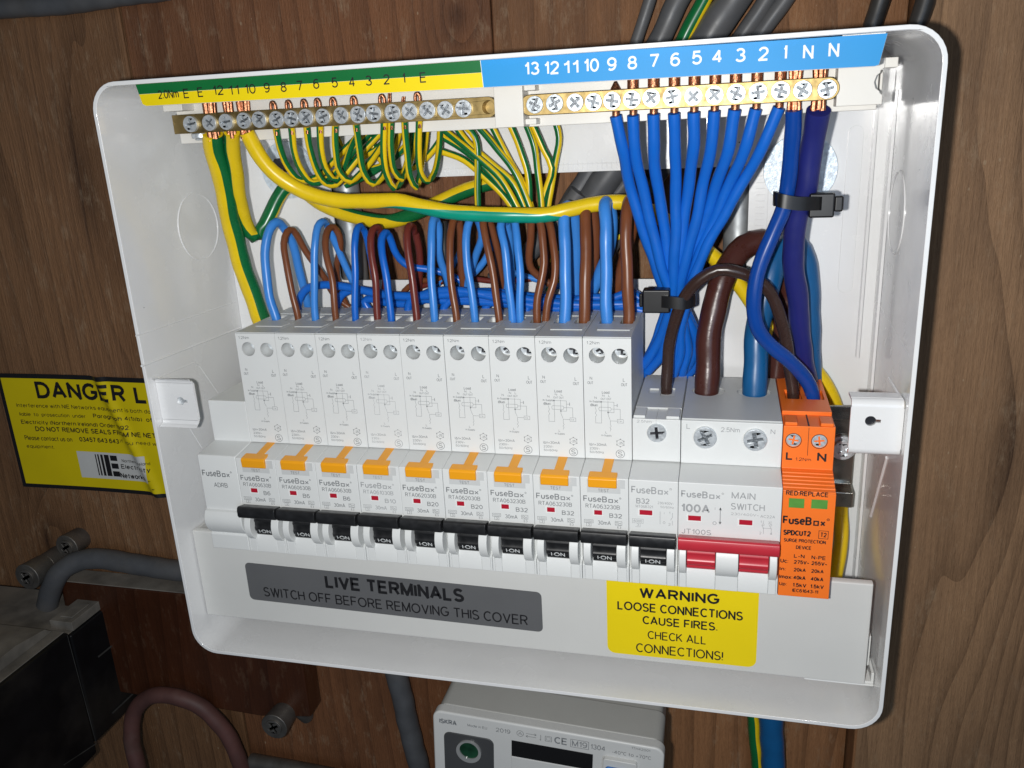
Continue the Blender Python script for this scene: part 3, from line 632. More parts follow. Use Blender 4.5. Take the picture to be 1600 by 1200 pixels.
def rcbo_text(root, x, code, rating, ink):
    mb = MB(); y = -13.09; o = x
    def T(s, a, b, c, d, yy=y, bold=0): text(mb, s, o+a, o+b, c, d, yy, bold)
    logo(mb, o+1.1, o+15.3, 32.7, 35.1, y)
    T(code, 1.9, 14.6, 30.1, 31.8); T(rating, 10.7, 10.7+1.55*len(rating), 26.6, 28.4, bold=.008); T('30mA', 6.3, 11.2, 23.5, 25.2); T('TEST', 6.6, 10.7, 36.85, 38.1, -13.15)
    T('6000', 1.7, 4.3, 24.3, 25.0); line(mb, [(o+1.3, 24.0), (o+4.6, 24.0), (o+4.6, 25.3), (o+1.3, 25.3), (o+1.3, 24.0)], .13, y); T('3', 2.6, 3.3, 22.8, 23.7)
    line(mb, [(o+2.1, 22.6), (o+3.8, 22.6), (o+3.8, 23.9), (o+2.1, 23.9), (o+2.1, 22.6)], .12, y)
    for k in range(2):
        line(mb, [(o+13.0+i*.28, 24.0+k*.7+.3*math.sin(i*.9)) for i in range(8)], .16, y)
    T('E3', 13.6, 15.0, 22.4, 23.3); line(mb, [(o+12.8, 23.7), (o+15.3, 23.7), (o+15.3, 25.3), (o+12.8, 25.3), (o+12.8, 23.7)], .12, y)
    y2 = -.05
    def U(s, a, b, c, d, bold=0): text(mb, s, o+a, o+b, c, d, y2, bold)
    U('1.2Nm', 1.5, 6.2, 89.3, 90.5); U('N', 2.4, 3.3, 75.8, 77.0); U('OUT', 1.5, 3.7, 74.1, 75.2); U('L', 14.6, 15.4, 75.3, 76.7); U('OUT', 13.9, 16.2, 73.6, 74.8)
    U('Load', 6.8, 9.6, 70.5, 71.6, .01); U('N   L', 6.9, 9.9, 69.3, 70.2); U('OUT OUT', 6.3, 10.3, 68.1, 68.9); U('N', 4.0, 4.8, 68.4, 69.3)
    U('In-Supply', 2.2, 6.3, 66.8, 67.8, .012); U('(Blue)', 2.4, 5.1, 65.4, 66.5, .012)
    L_ = lambda pts, w_=.11: line(mb, [(o+a, b) for a, b in pts], w_, y2)
    L_([(6.5, 67.4), (6.5, 58.9), (4.3, 58.9)]); L_([(4.3, 58.9), (4.3, 61.5), (4.7, 62), (4.2, 62.8), (4.6, 63.6), (4.3, 65.2)])
    L_([(6.5, 67.3), (11.2, 67.3), (11.2, 63.2), (9.0, 63.2)]); L_([(9.0, 67.6), (9.0, 62.2), (9.7, 60.3)]); L_([(5.8, 65.2), (9.9, 65.2)]); L_([(5.8, 63.8), (9.9, 63.8)])
    L_([(5.8, 65.2), (5.5, 64.5), (5.8, 63.8)]); L_([(9.9, 65.2), (10.2, 64.5), (9.9, 63.8)]); L_([(10.2, 64.6), (13.5, 64.6), (13.5, 60.7)]); L_([(11.2, 66), (12.4, 66)]); L_([(12.4, 65.5), (12.4, 66.6)], .2)
    L_([(12.4, 59.2), (14.6, 59.2), (14.6, 60.6), (12.4, 60.6), (12.4, 59.2)]); U('I>', 12.9, 14.0, 59.5, 60.3); L_([(12.4, 59.9), (9.9, 59.9)]); L_([(9.8, 60.0), (9.8, 58.3), (10.1, 57.8), (9.6, 57.2), (10.0, 56.6), (9.6, 55.8)])
    for q in ((6.5, 67.3), (9.0, 63.2)): ringline(mb, o+q[0], q[1], .16, .3, y2, 10)
    U('L', 7.9, 8.5, 54.8, 55.7); U('In-Supply', 6.4, 10.2, 53.5, 54.4, .012)
    U('I∆n=30mA', 1.7, 8.2, 49.7, 50.8); U('230V~', 1.8, 5.7, 48.1, 49.1); U('50/60Hz', 1.8, 7.2, 46.6, 47.6)
    hx = [(o+13.45+1.5*math.cos(R(a)), 51.2+1.5*math.sin(R(a))) for a in range(30, 391, 60)]; line(mb, hx, .12, y2); U('-25', 12.6, 14.3, 50.7, 51.7)
    for q in hx[:-1]: ringline(mb, q[0], q[1], .12, .22, y2, 8)
    ringline(mb, o+13.35, 46.8, 1.6, .2, y2, 26); U('S', 12.5, 14.2, 45.8, 47.8)
    mb.build('lettering', ink, root)
proto = rcbo_shell()
SPEC = [('RTA060630B', 'B6', 'white breaker marked B6 next to the plain filler module'), ('RTA060630B', 'B6', 'middle one of the three white breakers marked B6'),
        ('RTA060630B', 'B6', 'white breaker marked B6 right beside the breaker marked B10'), ('RTA061030B', 'B10', 'white breaker with amber test button marked B10'),
        ('RTA062030B', 'B20', 'white breaker marked B20 right beside the breaker marked B10'), ('RTA062030B', 'B20', 'white breaker marked B20 between another B20 and a B32'),
        ('RTA063230B', 'B32', 'white test-button breaker marked B32 right beside a B20 breaker'), ('RTA063230B', 'B32', 'middle one of the three test-button breakers marked B32'),
        ('RTA063230B', 'B32', 'last test-button breaker marked B32, beside the short breaker without a button')]
JIT = [(0, 0), (0, -.1), (0, -.15), (0, .1), (0, -.1), (0, .12), (0, 0), (0, -.12), (0, .05)]
shells = [proto] + [copy_tree(proto, (i*P, JIT[i][1], 0)) for i in range(1, 9)]
for i, r_ in enumerate(shells):
    code, rating, lab = SPEC[i]; r_['label'] = lab; r_['_o'] = (i*P, 0, 0)
    rcbo_text(r_, i*P, code, rating, INKL if i == 3 else INK)

# DIN rail
rail = thing('mounting_rail', (110, 50, 31), 'plated steel mounting rail showing at the right of the orange module', 'rail')
mb = MB()
prof = [(44, 53.5), (44, 47.5), (50.5, 46.5), (50.5, 17), (44, 16), (44, 9.5), (45.3, 8.6), (46.2, 9.2), (45.4, 10.2), (45.2, 15), (51.7, 15.6), (51.7, 47.8), (45.2, 48.6), (45.2, 53.5)]
mb.px(prof, -30, 245.5); mb.build('rail_profile', STEEL, rail, bevel=.4)
mb = MB(); p = at(1318, 704, y=46); mb.py(circ(p.x, p.z, 5.2, 24), 48.6, 50.4); screw_head(mb, p.x, p.z, 46.2, 3.9, 1.0, .5, 0, 0)
mb.build('rail_screw', ZINC, rail, bevel=.4)

# plain filler module at the left end
fm = thing('filler_module', (-9, 0, 0), 'plain white filler module without a toggle at the left end of the row', 'filler module')
mb = MB(); x0, x1 = -P+.1, -.1
mb.px([(0, 62.4), (0, 44.5), (-12.6, 43), (-13, 42.4), (-13, 18.6), (-14.4, 18.2)] + arcpts(-14.5, 17.8, -12.2, 7.4, 2.2, 8)[1:] + [(-12.6, 7.2), (-13, 6.8), (-13, 0), (44, 0), (44, 62.4)], x0, x1)
mb.build('housing', BODY, fm, bevel=.35)
mb = MB(); logo(mb, -16.7, -2.6, 33.6, 36.4, -13.06); text(mb, 'ADRB', -12.0, -5.6, 28.8, 30.9, -13.06); mb.build('lettering', INK, fm)

# short breaker without test button
mc = thing('miniature_breaker', (169, 0, 0), 'short white breaker marked B32 with one large screw and no test button', 'circuit breaker')
o = 9*P; mb = MB()
mb.box(o+.1, o+P-.1, 0, 52, 44.6, 61.2); mb.box(o+.1, o+P-.1, 1.5, 52, .2, 44.5); body_nose(mb, o, P, [(1.0, 3.9), (13.9, 16.9)])
mb.box(o+.5, o+4.8, .6, 10, 61.2, 62.3); mb.box(o+12.4, o+17.2, .6, 10, 61.2, 62.3)
mb.build('housing', BODY, mc, bevel=.3)
mb = MB(); mb.pz(((o+.3, 11), (o+P-.3, 11), (o+P-.3, 52), (o+.3, 52)), 61.25, 62.0, holes=[rrect(o+8.4, o+13.8, 25, 35, .6, 2), rrect(o+3.6, o+7.4, 28, 34, .4, 2)])
mb.box(o+8.75, o+8.95, -.08, 12, 58.8, 61.45); mb.build('shaded_top', GREYP, mc, bevel=.15)  # grey top holds its shade in the colour
module_screw(o+9.1, 56.1, -1.0, 3.5, mc, .8, .1, m=[ZINC, DARKM])
mb = MB(); mb.px(TOG, o+.6, o+P-.6); mb.px(drum(), o+4.15, o+13.7); tg = mb.build('toggle', BLACK, mc, bevel=.25)
def pdrum(X, Z): a = math.asin(max(-1, min(1, (Z-12.4)/7.6))); return (X, -6-7.7*math.cos(a), Z)
mb = MB(); text(mb, 'I·ON', o+6.1, o+11.5, 8.9, 10.8, 0, .01, put=pdrum); mb.build('toggle_lettering', INKW, tg)
window(mc, o+4.0, o+8.6, 28.7, 30.6, -13, WINRED, True)
mb = MB(); y = -13.06
logo(mb, o+1.0, o+15.6, 37.2, 40.0, y)
for s, a, b, c, d, bo in (('B32', 2.8, 7.6, 33.1, 35.3, .015), ('MT06B321', 2.6, 8.8, 31.5, 32.6, 0), ('230/400V~', 10.5, 16.3, 33.3, 34.4, 0), ('50/60Hz', 11.5, 16.3, 31.8, 32.8, 0), ('6000', 1.8, 4.9, 25.5, 26.6, 0), ('3', 2.9, 3.8, 24.0, 25.0, 0), ('O', 12.4, 13.3, 25.6, 26.6, 0), ('2', 14.4, 15.2, 25.0, 26.0, 0), ('I', 12.7, 13.0, 29.4, 30.3, 0), ('1', 14.6, 15.0, 29.6, 30.6, 0)):
    text(mb, s, o+a, o+b, c, d, y, bo)
line(mb, [(o+1.4, 25.2), (o+5.3, 25.2), (o+5.3, 26.9), (o+1.4, 26.9), (o+1.4, 25.2)], .12, y); line(mb, [(o+2.5, 23.7), (o+4.2, 23.7), (o+4.2, 25.1)], .12, y)
line(mb, [(o+11.4, 30.4), (o+11.4, 25.4)], .16, y); line(mb, [(o+15.8, 30.2), (o+15.8, 28.4), (o+15.2, 27.2)], .14, y); line(mb, [(o+15.8, 27.0), (o+15.8, 25.2)], .14, y)
text(mb, '2.5Nm', o+1.8, o+7.2, 60.0-.3, 61.0-.2, -.05)
mb.build('lettering', INKL, mc)

# double-width main switch
ms = thing('main_switch', (196, 0, 0), 'wide white main switch with one broad red toggle', 'main switch')
o = 10*P; W2 = 2*P; mb = MB()
mb.box(o+.1, o+W2-.1, 0, 52, 44.4, 61.2); mb.box(o+.1, o+W2-.1, 1.5, 52, .2, 44.3)
body_nose(mb, o, W2, [(.6, 3.2), (13.6, 21.6), (32.2, 34.9)]); mb.build('housing', BODY, ms, bevel=.32)
mb = MB(); mb.pz(((o+.3, .6), (o+W2-.3, .6), (o+W2-.3, 52), (o+.3, 52)), 61.25, 61.9, holes=[circ(o+8.9, 33, 6.3, 24), circ(o+26.4, 33, 6.3, 24)]); mb.build('shaded_top', GREYP, ms, bevel=.15)  # shade of the top put into its grey colour
module_screw(o+8.7, 55.2, -1.6, 4.1, ms, .7, .5); module_screw(o+26.2, 55.1, -1.6, 4.1, ms, .7, .2)
mb = MB(); mb.px(TOG, o+.3, o+W2-.3); mb.px(drum(), o+3.3, o+13.5); mb.px(drum(), o+21.8, o+32.1); mb.build('toggle', RED, ms, bevel=.3)
window(ms, o+3.6, o+8.1, 27.7, 29.6, -13, WINRED, True); window(ms, o+21.4, o+25.9, 27.3, 29.2, -13, WINRED, True)
mb = MB(); logo(mb, o+1.0, o+16.0, 36.7, 39.4, y, .02)
for s, a, b, c, d, bo in (('100A', 1.0, 11.2, 30.9, 34.2, .03), ('I', 12.8, 13.1, 32.4, 33.5, 0), ('O', 12.2, 13.6, 26.5, 27.9, .01), ('MAIN', 18.5, 26.6, 37.2, 39.8, .004), ('SWITCH', 18.4, 29.9, 33.0, 35.6, .004), ('230/400V~', 18.5, 28.0, 30.8, 31.9, 0), ('AC22A', 28.5, 33.5, 30.5, 31.6, 0), ('JT100S', 1.3, 11.8, 22.2, 24.3, .01), ('1', 28.6, 29.0, 28.4, 29.4, 0), ('3', 31.2, 31.8, 28.2, 29.2, 0), ('2', 28.4, 29.1, 24.0, 25.0, 0), ('4', 32.0, 32.8, 24.0, 25.0, 0)):
    text(mb, s, o+a, o+b, c, d, y, bo)
line(mb, [(o+14.8, 27.2), (o+14.8, 33.2)], .3, y)
mb.add([(o+14.2, y, 32.4), (o+15.4, y, 32.4), (o+14.8, y, 33.6), (o+14.2, y, 27.9), (o+15.4, y, 27.9), (o+14.8, y, 26.7)], [(0, 1, 2), (3, 4, 5)])
for k in (29.6, 32.2): line(mb, [(o+k, 29.4), (o+k, 28.2)], .14, y); ringline(mb, o+k, 27.8, .35, .13, y, 12); line(mb, [(o+k-.5, 27.6), (o+k+.2, 26.4), (o+k+.2, 24.2)], .14, y)
line(mb, [(o+29.4, 26.5), (o+32.4, 26.5)], .14, y)
for s, a, b, c, d in (('L', 2.0, 3.4, 58.0, 60.0), ('2.5Nm', 14.2, 20.8, 57.3, 59.1), ('N', 31.4, 33.0, 57.2, 59.0)): text(mb, s, o+a, o+b, c, d, -.05)
mb.build('lettering', INKL, ms)

# orange surge protection module
sp = thing('surge_module', (222, 0, 0), 'bright orange surge protection module with two green windows', 'surge protector')
o = 12*P; mb = MB()
mb.px([(0, 60.6), (0, 44.4)] + [q for k in range(6) for q in ((-1.6-k*1.95, 44.2-k*.55), (-1.6-k*1.95-1.2, 44.2-k*.55-.1), (-1.6-k*1.95-1.2, 44.2-k*.55-.5))] + [(-13, 41.0), (-13, 0), (44, 0), (52, 44), (52, 60.6)], o+.15, o+P-.3)
mb.box(o+.6, o+4.8, .4, 8, 60.6, 61.8); mb.box(o+12.6, o+16.9, .4, 8, 60.6, 61.8)
mb.pz(((o+.2, 12), (o+P-.35, 12), (o+P-.35, 54), (o+.2, 54)), 60.0, 62.0, holes=[rrect(o+2.2, o+8.2, 26, 37, .5, 2), rrect(o+10, o+16.2, 26, 37, .5, 2)])
mb.build('housing', ORANGE, sp, bevel=.3)
mb = MB(); mb.box(o+8.6, o+8.75, -.06, .4, 49.6, 60.2); mb.box(o+8.4, o+8.9, .3, 12, 60.5, 60.75); mb.build('seam', DARKM, sp)
for hx, a in ((3.7, 1.4), (12.4, 1.7)):
    mb = MB(); mb.py(circ(o+hx, 55.1, 2.75, 28), -.12, .4, holes=[circ(o+hx, 55.1, 2.55, 28)]); mb.build('screw_well', DARKM, sp)
    s_ = module_screw(o+hx, 55.3, -.06, 2.5, sp, 1.0, a, .12)
window(sp, o+2.2, o+7.3, 35.2, 38.7, -13, GREENW); window(sp, o+9.6, o+14.9, 35.3, 38.7, -13, GREENW)
mb = MB()
for x0, x1 in ((1.75, 7.75), (9.15, 15.35)):
    for q in ((x0, x1, 34.8, 35.15), (x0, x1, 38.8, 39.15), (x0, x0+.35, 35.15, 38.8), (x1-.35, x1, 35.15, 38.8)): mb.box(o+q[0], o+q[1], -13.15, -12.9, q[2], q[3])
mb.build('window_frame', ORANGE, sp)
mb = MB(); logo(mb, o+.5, o+16.0, 28.7, 31.9, y, .028)
for s, a, b, c, d, bo in (('RED:REPLACE', 1.1, 15.0, 40.0-.2, 41.6, .02), ('SPDCUT2', .9, 10.1, 24.4, 26.5, .04), ('T2', 13.2, 15.3, 24.5, 26.3, .02), ('SURGE PROTECTION', 1.2, 15.2, 21.8, 23.2, .025), ('DEVICE', 5.4, 10.6, 19.2, 20.6, .025), ('L-N', 4.9, 8.5, 15.7, 17.2, .025), ('N-PE', 10.8, 15.6, 15.6, 17.1, .025),
        ('Uc:', .4, 3.1, 13.4, 15.0, .03), ('275V~', 5.0, 10.2, 13.3, 14.8, .03), ('255V~', 10.9, 16.2, 13.3, 14.8, .03), ('In:', .3, 2.4, 10.2, 11.7, .03), ('20kA', 5.1, 9.2, 10.2, 11.7, .03), ('20kA', 11.0, 15.2, 10.2, 11.7, .03),
        ('Imax:', .3, 4.8, 7.0, 8.6, .03), ('40kA', 5.1, 9.3, 7.0, 8.6, .03), ('40kA', 11.0, 15.3, 7.0, 8.6, .03), ('Up:', .4, 3.0, 3.9, 5.6, .03), ('1.5kV', 5.0, 9.7, 4.0, 5.6, .03), ('1.5kV', 11.0, 15.6, 4.0, 5.6, .03), ('IEC61643-11', 5.0, 13.8, 1.9, 3.3, .025)):
    text(mb, s, o+a, o+b, c, d, y, bo)
line(mb, [(o+12.7, 23.9), (o+15.8, 23.9), (o+15.8, 26.9), (o+12.7, 26.9), (o+12.7, 23.9)], .18, y)
mb.build('lettering', INKB, sp); mb = MB()
text(mb, 'L', o+1.4, o+3.9, 47.6, 50.8, -.05, .03); text(mb, '1.2Nm', o+4.7, o+10.0, 47.4, 48.7, -.05); text(mb, 'N', o+12.0, o+15.1, 47.5, 50.9, -.05, .03)
mb.build('terminal_lettering', INKB, sp)

# ------------------------------------------------------------------ busbar cover with its stickers
cp = thing('busbar_cover', (105, -3, -42), 'long pale grey plastic cover below the breakers carrying two stickers', 'cover')
mb = MB(); mb.px([(-3, 1.4), (-3, -41.2), (-1.6, -42.2), (6, -42.2), (6, -41.0), (-1.6, -41.0), (-1.6, .2), (.2, .2), (.2, 1.7), (-2.4, 1.7)], -34.6, 247.4)
mb.box(-34.6, -33.2, -1.6, 10, -41, 1.6)
mb.build('cover_plate', PLATE, cp, bevel=.4)
mb = MB()
def lw(X, Z): return (X, -3.2, Z-.0155*(X-57))
LZ = -13.2
mb.py([(a, b-.0135*(a-57)) for a, b in rrect(-10.6, 123.6, -31.6, -13.0, 2.2, 5)], -3.15, -2.9); ls = mb.build('live_label', STGRY, cp)
ls['label'] = 'dark grey sticker reading LIVE TERMINALS'
mb = MB()
def lt(X, Z): return (X, -3.2, Z-.0135*(X-57))
text(mb, 'LIVE TERMINALS', 27.6, 90.6, -21.5, -15.0, 0, .032, put=lt); text(mb, 'SWITCH OFF BEFORE REMOVING THIS COVER', -3.2, 117.4, -29.2, -24.4, 0, .0, put=lt); mb.build('lettering', INKB, ls)
mb = MB(); mb.py(rrect(150.1, 207.8, -38.8, 0.6, 3.2, 6), -3.15, -2.9); wl = mb.build('warning_label', STYEL, cp); wl['label'] = 'yellow sticker reading WARNING LOOSE CONNECTIONS'
mb = MB()
for s, a, b, c, d, bo in (('WARNING', 163.0, 193.4, -12.2, -7.6, .03), ('LOOSE CONNECTIONS', 154.3, 202.3, -18.4, -14.4, .015), ('CAUSE FIRES.', 164.2, 193.0, -24.0, -20.2, .015), ('CHECK ALL', 166.2, 188.9, -30.6, -26.8, 0), ('CONNECTIONS!', 161.6, 195.4, -37.2, -33.0, 0)):
    text(mb, s, a, b, c, d, -3.2, bo)
mb.build('lettering', INKB, wl)

# ------------------------------------------------------------------ terminal carrier, bars and the marking strip
tc_ = thing('terminal_carrier', (110, 20, 170), 'ivory plastic carrier holding the two brass bars under the top edge', 'terminal holder')
mb = MB()
mb.box(-23, 112.5, 18.2, 26, 165.8, 181.0); mb.box(121.5, 239, 18.2, 26, 165.8, 181.0)
mb.box(111.6, 122.0, 8.6, 26, 166.0, 180.6)
mb.box(122, 126, 11.2, 18.2, 178.0, 180.2); mb.box(122, 126, 11.2, 18.2, 166.6, 168.6)
mb.py([(225.5, 181.4), (239.4, 181.4), (239.4, 178.4), (238.2, 177.6)] + [(239.2-2.6*math.sin(R(a)), 174.3+2.9*math.cos(R(a))) for a in (20, 50, 90, 130, 160)] + [(238.6, 170.9), (239.4, 170.2), (239.4, 167.4), (225.5, 167.4)], 10.4, 18.2)
mb.box(240.0, 240.9, 22, 27, 168, 178.2); mb.box(239.3, 243.5, 12, 18, 178.4, 181.5)
mb.box(-23, -14.5, 10, 18.2, 178.2, 181.8)
mb.box(-22, 238, 16, 17.5, 181.5, 187.2)
mb.build('carrier_body', IVORY, tc_, bevel=.4)

st = thing('marking_strip', (109, -10, 188), 'long green, yellow and blue numbered marking strip along the top edge', 'label strip')
mb = MB(); mb.py([(-18.6, 188.4), (236.3, 187.2), (234.6, 178.7), (233.5, 178.3), (-15.6, 179.9), (-17.0, 180.6)], -10, -8.8)
mb.box(-10, 232, -8.8, 16, 186.2, 187.0); mb.box(224, 236, -8.7, 16, 187.2, 187.6)
mb.build('strip_backing', LIPW, st, bevel=.15)
yl = -10.12
def sz(x): return 188.35-.0046*(x+18.6)                                 # top edge of the strip
mb = MB(); mb.add([(-18.5, yl, sz(-18.5)), (112.6, yl, sz(112.6)), (112.9, yl, sz(112.9)-3.9), (-17.6, yl, sz(-18)-4.2)], [(0, 1, 2, 3)]); mb.build('green_label', LGRN, st)
mb = MB(); mb.add([(-17.6, yl, sz(-18)-4.25), (112.9, yl, sz(112.9)-3.95), (113.2, yl, 179.2), (-15.4, yl, 180.0), (-16.8, yl, 180.7)], [(0, 1, 2, 3, 4)]); mb.build('yellow_label', LYEL, st)
mb = MB(); mb.add([(112.8, yl, sz(112.8)), (236.2, yl, sz(236)), (234.5, yl, 178.75), (233.5, yl, 178.4), (113.4, yl, 179.2)], [(0, 1, 2, 3, 4)]); mb.build('blue_label', LBLUE, st)
mb = MB()
for s, u, v in (('E', 291, 146), ('E', 313, 144), ('12', 341, 141), ('11', 365, 141), ('10', 391, 139), ('9', 417, 137), ('8', 443, 136), ('7', 468, 134), ('6', 494, 131), ('5', 523, 129), ('4', 550, 128), ('3', 576, 126), ('2', 604, 124), ('1', 631, 122), ('E', 661, 121)):
    p = at(u, v, y=yl); hw = .5 if s == '1' else (1.15 if len(s) == 1 else 2.1)
    text(mb, s, p.x-hw, p.x+hw, p.z-1.65, p.z+1.65, yl-.06)
p = at(263, 147, y=yl); text(mb, '2.0Nm', p.x-4.3, p.x+4.3, p.z-1.5, p.z+1.5, yl-.06)
mb.build('earth_lettering', INKB, st)
mb = MB()
for s, u, v in (('13', 831, 107), ('12', 862, 106), ('11', 892, 105), ('10', 924, 102), ('9', 956, 100), ('8', 988, 98), ('7', 1022, 95), ('6', 1055, 93), ('5', 1089, 90), ('4', 1121, 88), ('3', 1157, 86), ('2', 1193, 84), ('1', 1227, 82), ('N', 1263, 81), ('N', 1303, 78)):
    p = at(u, v, y=yl); hw = .55 if s == '1' else (1.5 if len(s) == 1 else 2.45)
    text(mb, s, p.x-hw, p.x+hw, p.z-2.0, p.z+2.0, yl-.06, .012)
mb.build('neutral_lettering', INKW, st)

def bar(name, label, x0, x1, xs, z, lround, rround, hole=None):
    t = thing(name, (x0, 10, z), label, 'terminal bar', 'brass terminal bars')
    h = 3.55; pl = [(x0, z+h), (x0, z-h)] if not lround else [(x0+h*(1-math.sin(R(a))), z+h*math.cos(R(a))) for a in range(0, 181, 15)]
    pr = [(x1, z-h), (x1, z+h)] if not rround else [(x1-h+h*math.sin(R(a)), z-h*math.cos(R(a))) for a in range(0, 181, 15)]
    mb = MB(); mb.py(pl+pr, 10, 17.8, holes=[circ(hole, z, 2.3, 20)] if hole else []); mb.build('bar', BRASS, t, bevel=.3)
    if hole: m2 = MB(); m2.py(circ(hole, z, 2.4, 20), 15, 17.7); m2.build('thread_hole', BRASS, t)
    for x in xs:
        mb = MB(); yv = 8.65+random.uniform(-.3, .3); screw_head(mb, x, z+random.uniform(-.15, .15), yv, 3.0+random.uniform(-.05, .05), .9, random.uniform(0, 1.57), 0, 1, .135)
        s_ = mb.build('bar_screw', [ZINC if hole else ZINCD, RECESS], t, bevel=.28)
        if x == xs[-1] and not hole and False: pass
    return t
ez = 173.2
earth_x = [at(u, 180, y=10).x for u in (298, 327.5, 354.5, 382, 406, 432.5, 457, 480, 506, 534.5, 561, 586, 615, 642, 670, 697.5, 726)]
eb = bar('earth_bar', 'brass earth bar with many zinc screws under the green and yellow strip', -19.6, 112.2, earth_x, ez, False, True, hole=109.0)
mb = MB(); mb.pz(circ(-10.6, 14, 3.6, 24), 167.6, 169.6); mb.pz(circ(-10.6, 14, 2.4, 24), 166.8, 167.6); mb.build('fixing_screw', ZINC, eb, bevel=.6)
neut_x = [at(u, 152, y=10).x for u in (836, 867, 899, 928, 957, 988, 1018, 1050.5, 1083.5, 1116.5, 1150, 1184, 1219, 1253, 1291)]
nb = bar('neutral_bar', 'brass neutral bar with large zinc screws under the blue strip', 120.6, 226.4, neut_x, ez-.1, True, True)

# ------------------------------------------------------------------ cables
DN = (0, 0, -7)
def down(p, d=7): q = Vector(p); return (q.x, q.y, q.z-d, 0)
def loop(label, cat, pts, wpx, m, group, entry=True, **k):
    """a wire that starts in a terminal of a module and loops away"""
    p0 = at(*pts[0][:2], y=pts[0][2]); q = [(p0.x, p0.y, p0.z-8, 0)] + list(pts)
    return wire(k.pop('name', 'wire'), label, cat, q, wpx, m, group, **k)
GB, GN = 'blue wires looping out of the breaker tops', 'brown wires looping out of the breaker tops'
NTH = ['first', 'second', 'third', 'fourth', 'fifth', 'sixth', 'seventh', 'eighth', 'ninth']
E_, PK, BK = 25, 35, 50
def ys(pts, e, pk, k0, b=51):
    """depths: entry e up to the peak (index k0) pk, then back to b"""
    n = len(pts); out = []
    for i, (u, v) in enumerate(pts):
        d = e+(pk-e)*(i/max(k0, 1))**1.5 if i <= k0 else pk+(b-pk)*min(1, ((i-k0)/max(1, n-1-k0))**.75)
        out.append((u, v, d))
    return out
BLUES = {0: ([(431, 497), (422, 466), (415, 417), (415, 385), (421, 357), (431, 347), (443, 355), (456, 377), (467, 420), (477, 460), (484, 488)], 5, 14, BLUL),
         1: ([(493, 499), (491, 430), (492, 380), (496, 355), (504, 347), (512, 352), (521, 372), (532, 397), (546, 430), (560, 462), (566, 490)], 4, 11.5, BLUL),
         2: ([(555, 500), (555, 430), (555, 380), (557, 360), (562, 354), (571, 365), (577, 390), (583, 420), (590, 455), (594, 490)], 4, 11, BLU),
         3: ([(611, 501), (606, 442), (597, 397), (596, 375), (601, 364), (607, 368), (615, 390), (625, 405), (640, 416), (667, 420), (700, 428), (730, 445)], 4, 11.5, BLU),
         4: ([(679, 501), (676, 455), (674, 405), (674, 362), (677, 341), (684, 350), (686, 392), (692, 415), (700, 440), (704, 470)], 4, 12.5, BLUL),
         5: ([(742, 501), (736, 455), (730, 405), (729, 367), (734, 344), (742, 339), (749, 352), (752, 372), (746, 392), (738, 418), (728, 450)], 5, 12.5, BLUL),
         7: ([(881, 503), (884, 455), (884, 405), (882, 355), (883, 325), (889, 322), (896, 335), (900, 362), (900, 395), (901, 430), (898, 470)], 4, 18.5, BLUL),
         8: ([(949, 505), (947, 430), (946, 355), (945, 325), (948, 316), (954, 325), (956, 360), (950, 395), (938, 420), (930, 445), (916, 475)], 4, 19, BLUL)}
BROWNS = {0: ([(465, 495), (456, 455), (447, 410), (444, 380), (449, 362), (457, 360), (477, 392), (497, 420), (512, 442), (522, 460), (545, 480)], 5, 10.5, BRN),
          1: ([(524, 496), (520, 442), (511, 400), (509, 370), (513, 357), (521, 355), (530, 368), (531, 390), (526, 412), (527, 432), (533, 457), (543, 480)], 4, 10.5, BRN),
          2: ([(590, 496), (587, 442), (580, 400), (579, 372), (583, 358), (591, 356), (598, 375), (602, 410), (602, 440), (598, 475)], 5, 11.5, RBRN),
          3: ([(651, 497), (646, 455), (639, 405), (637, 372), (638, 356), (643, 352), (649, 362), (654, 390), (655, 430), (652, 470)], 5, 12, RBRN),
          4: ([(713, 498), (707, 455), (703, 405), (704, 365), (709, 341), (716, 342), (720, 367), (720, 405), (722, 430), (727, 470)], 4, 12, BRN),
          5: ([(780, 498), (774, 455), (765, 405), (758, 367), (755, 345), (759, 334), (766, 345), (774, 380), (780, 417), (783, 445), (778, 478)], 5, 12, BRN),
          7: ([(912, 501), (915, 455), (916, 405), (915, 355), (914, 325), (919, 316), (926, 330), (930, 365), (929, 400), (925, 440), (920, 478)], 4, 18, BRN),
          8: ([(982, 501), (980, 430), (979, 355), (979, 325), (983, 313), (988, 325), (985, 370), (975, 410), (967, 440), (962, 478)], 4, 18.5, BRN)}
for i in range(9):
    if i in BLUES:
        p, k0, wd, m = BLUES[i]; loop(f'blue wire rising from the {NTH[i]} breaker from the left', 'wire', ys(p, 25, 36, k0), wd, m, GB)
    if i in BROWNS:
        p, k0, wd, m = BROWNS[i]; loop(f'brown wire rising from the {NTH[i]} breaker from the left', 'wire', ys(p, 25, 37, k0, 52), wd, m, GN)
loop('left one of two blue wires in the seventh breaker', 'wire', ys([(801, 501), (795, 442), (787, 380), (782, 355), (785, 341), (791, 347), (797, 372), (798, 410), (800, 460)], 25, 35, 4), 12.5, BLUL, GB)
loop('right one of two blue wires in the seventh breaker', 'wire', ys([(813, 501), (813, 442), (809, 392), (806, 360), (802, 338), (795, 341), (793, 360), (791, 400), (790, 450)], 25, 36, 4), 12.5, BLUL, GB)
loop('left one of two brown wires in the seventh breaker, with a hanging twist', 'wire', ys([(839, 498), (840, 465), (846, 438), (851, 410), (848, 375), (843, 347), (837, 334), (831, 342), (829, 372), (827, 400), (830, 418), (840, 430), (862, 445)], 25, 35, 6, 48), 12.5, BRN, GN)
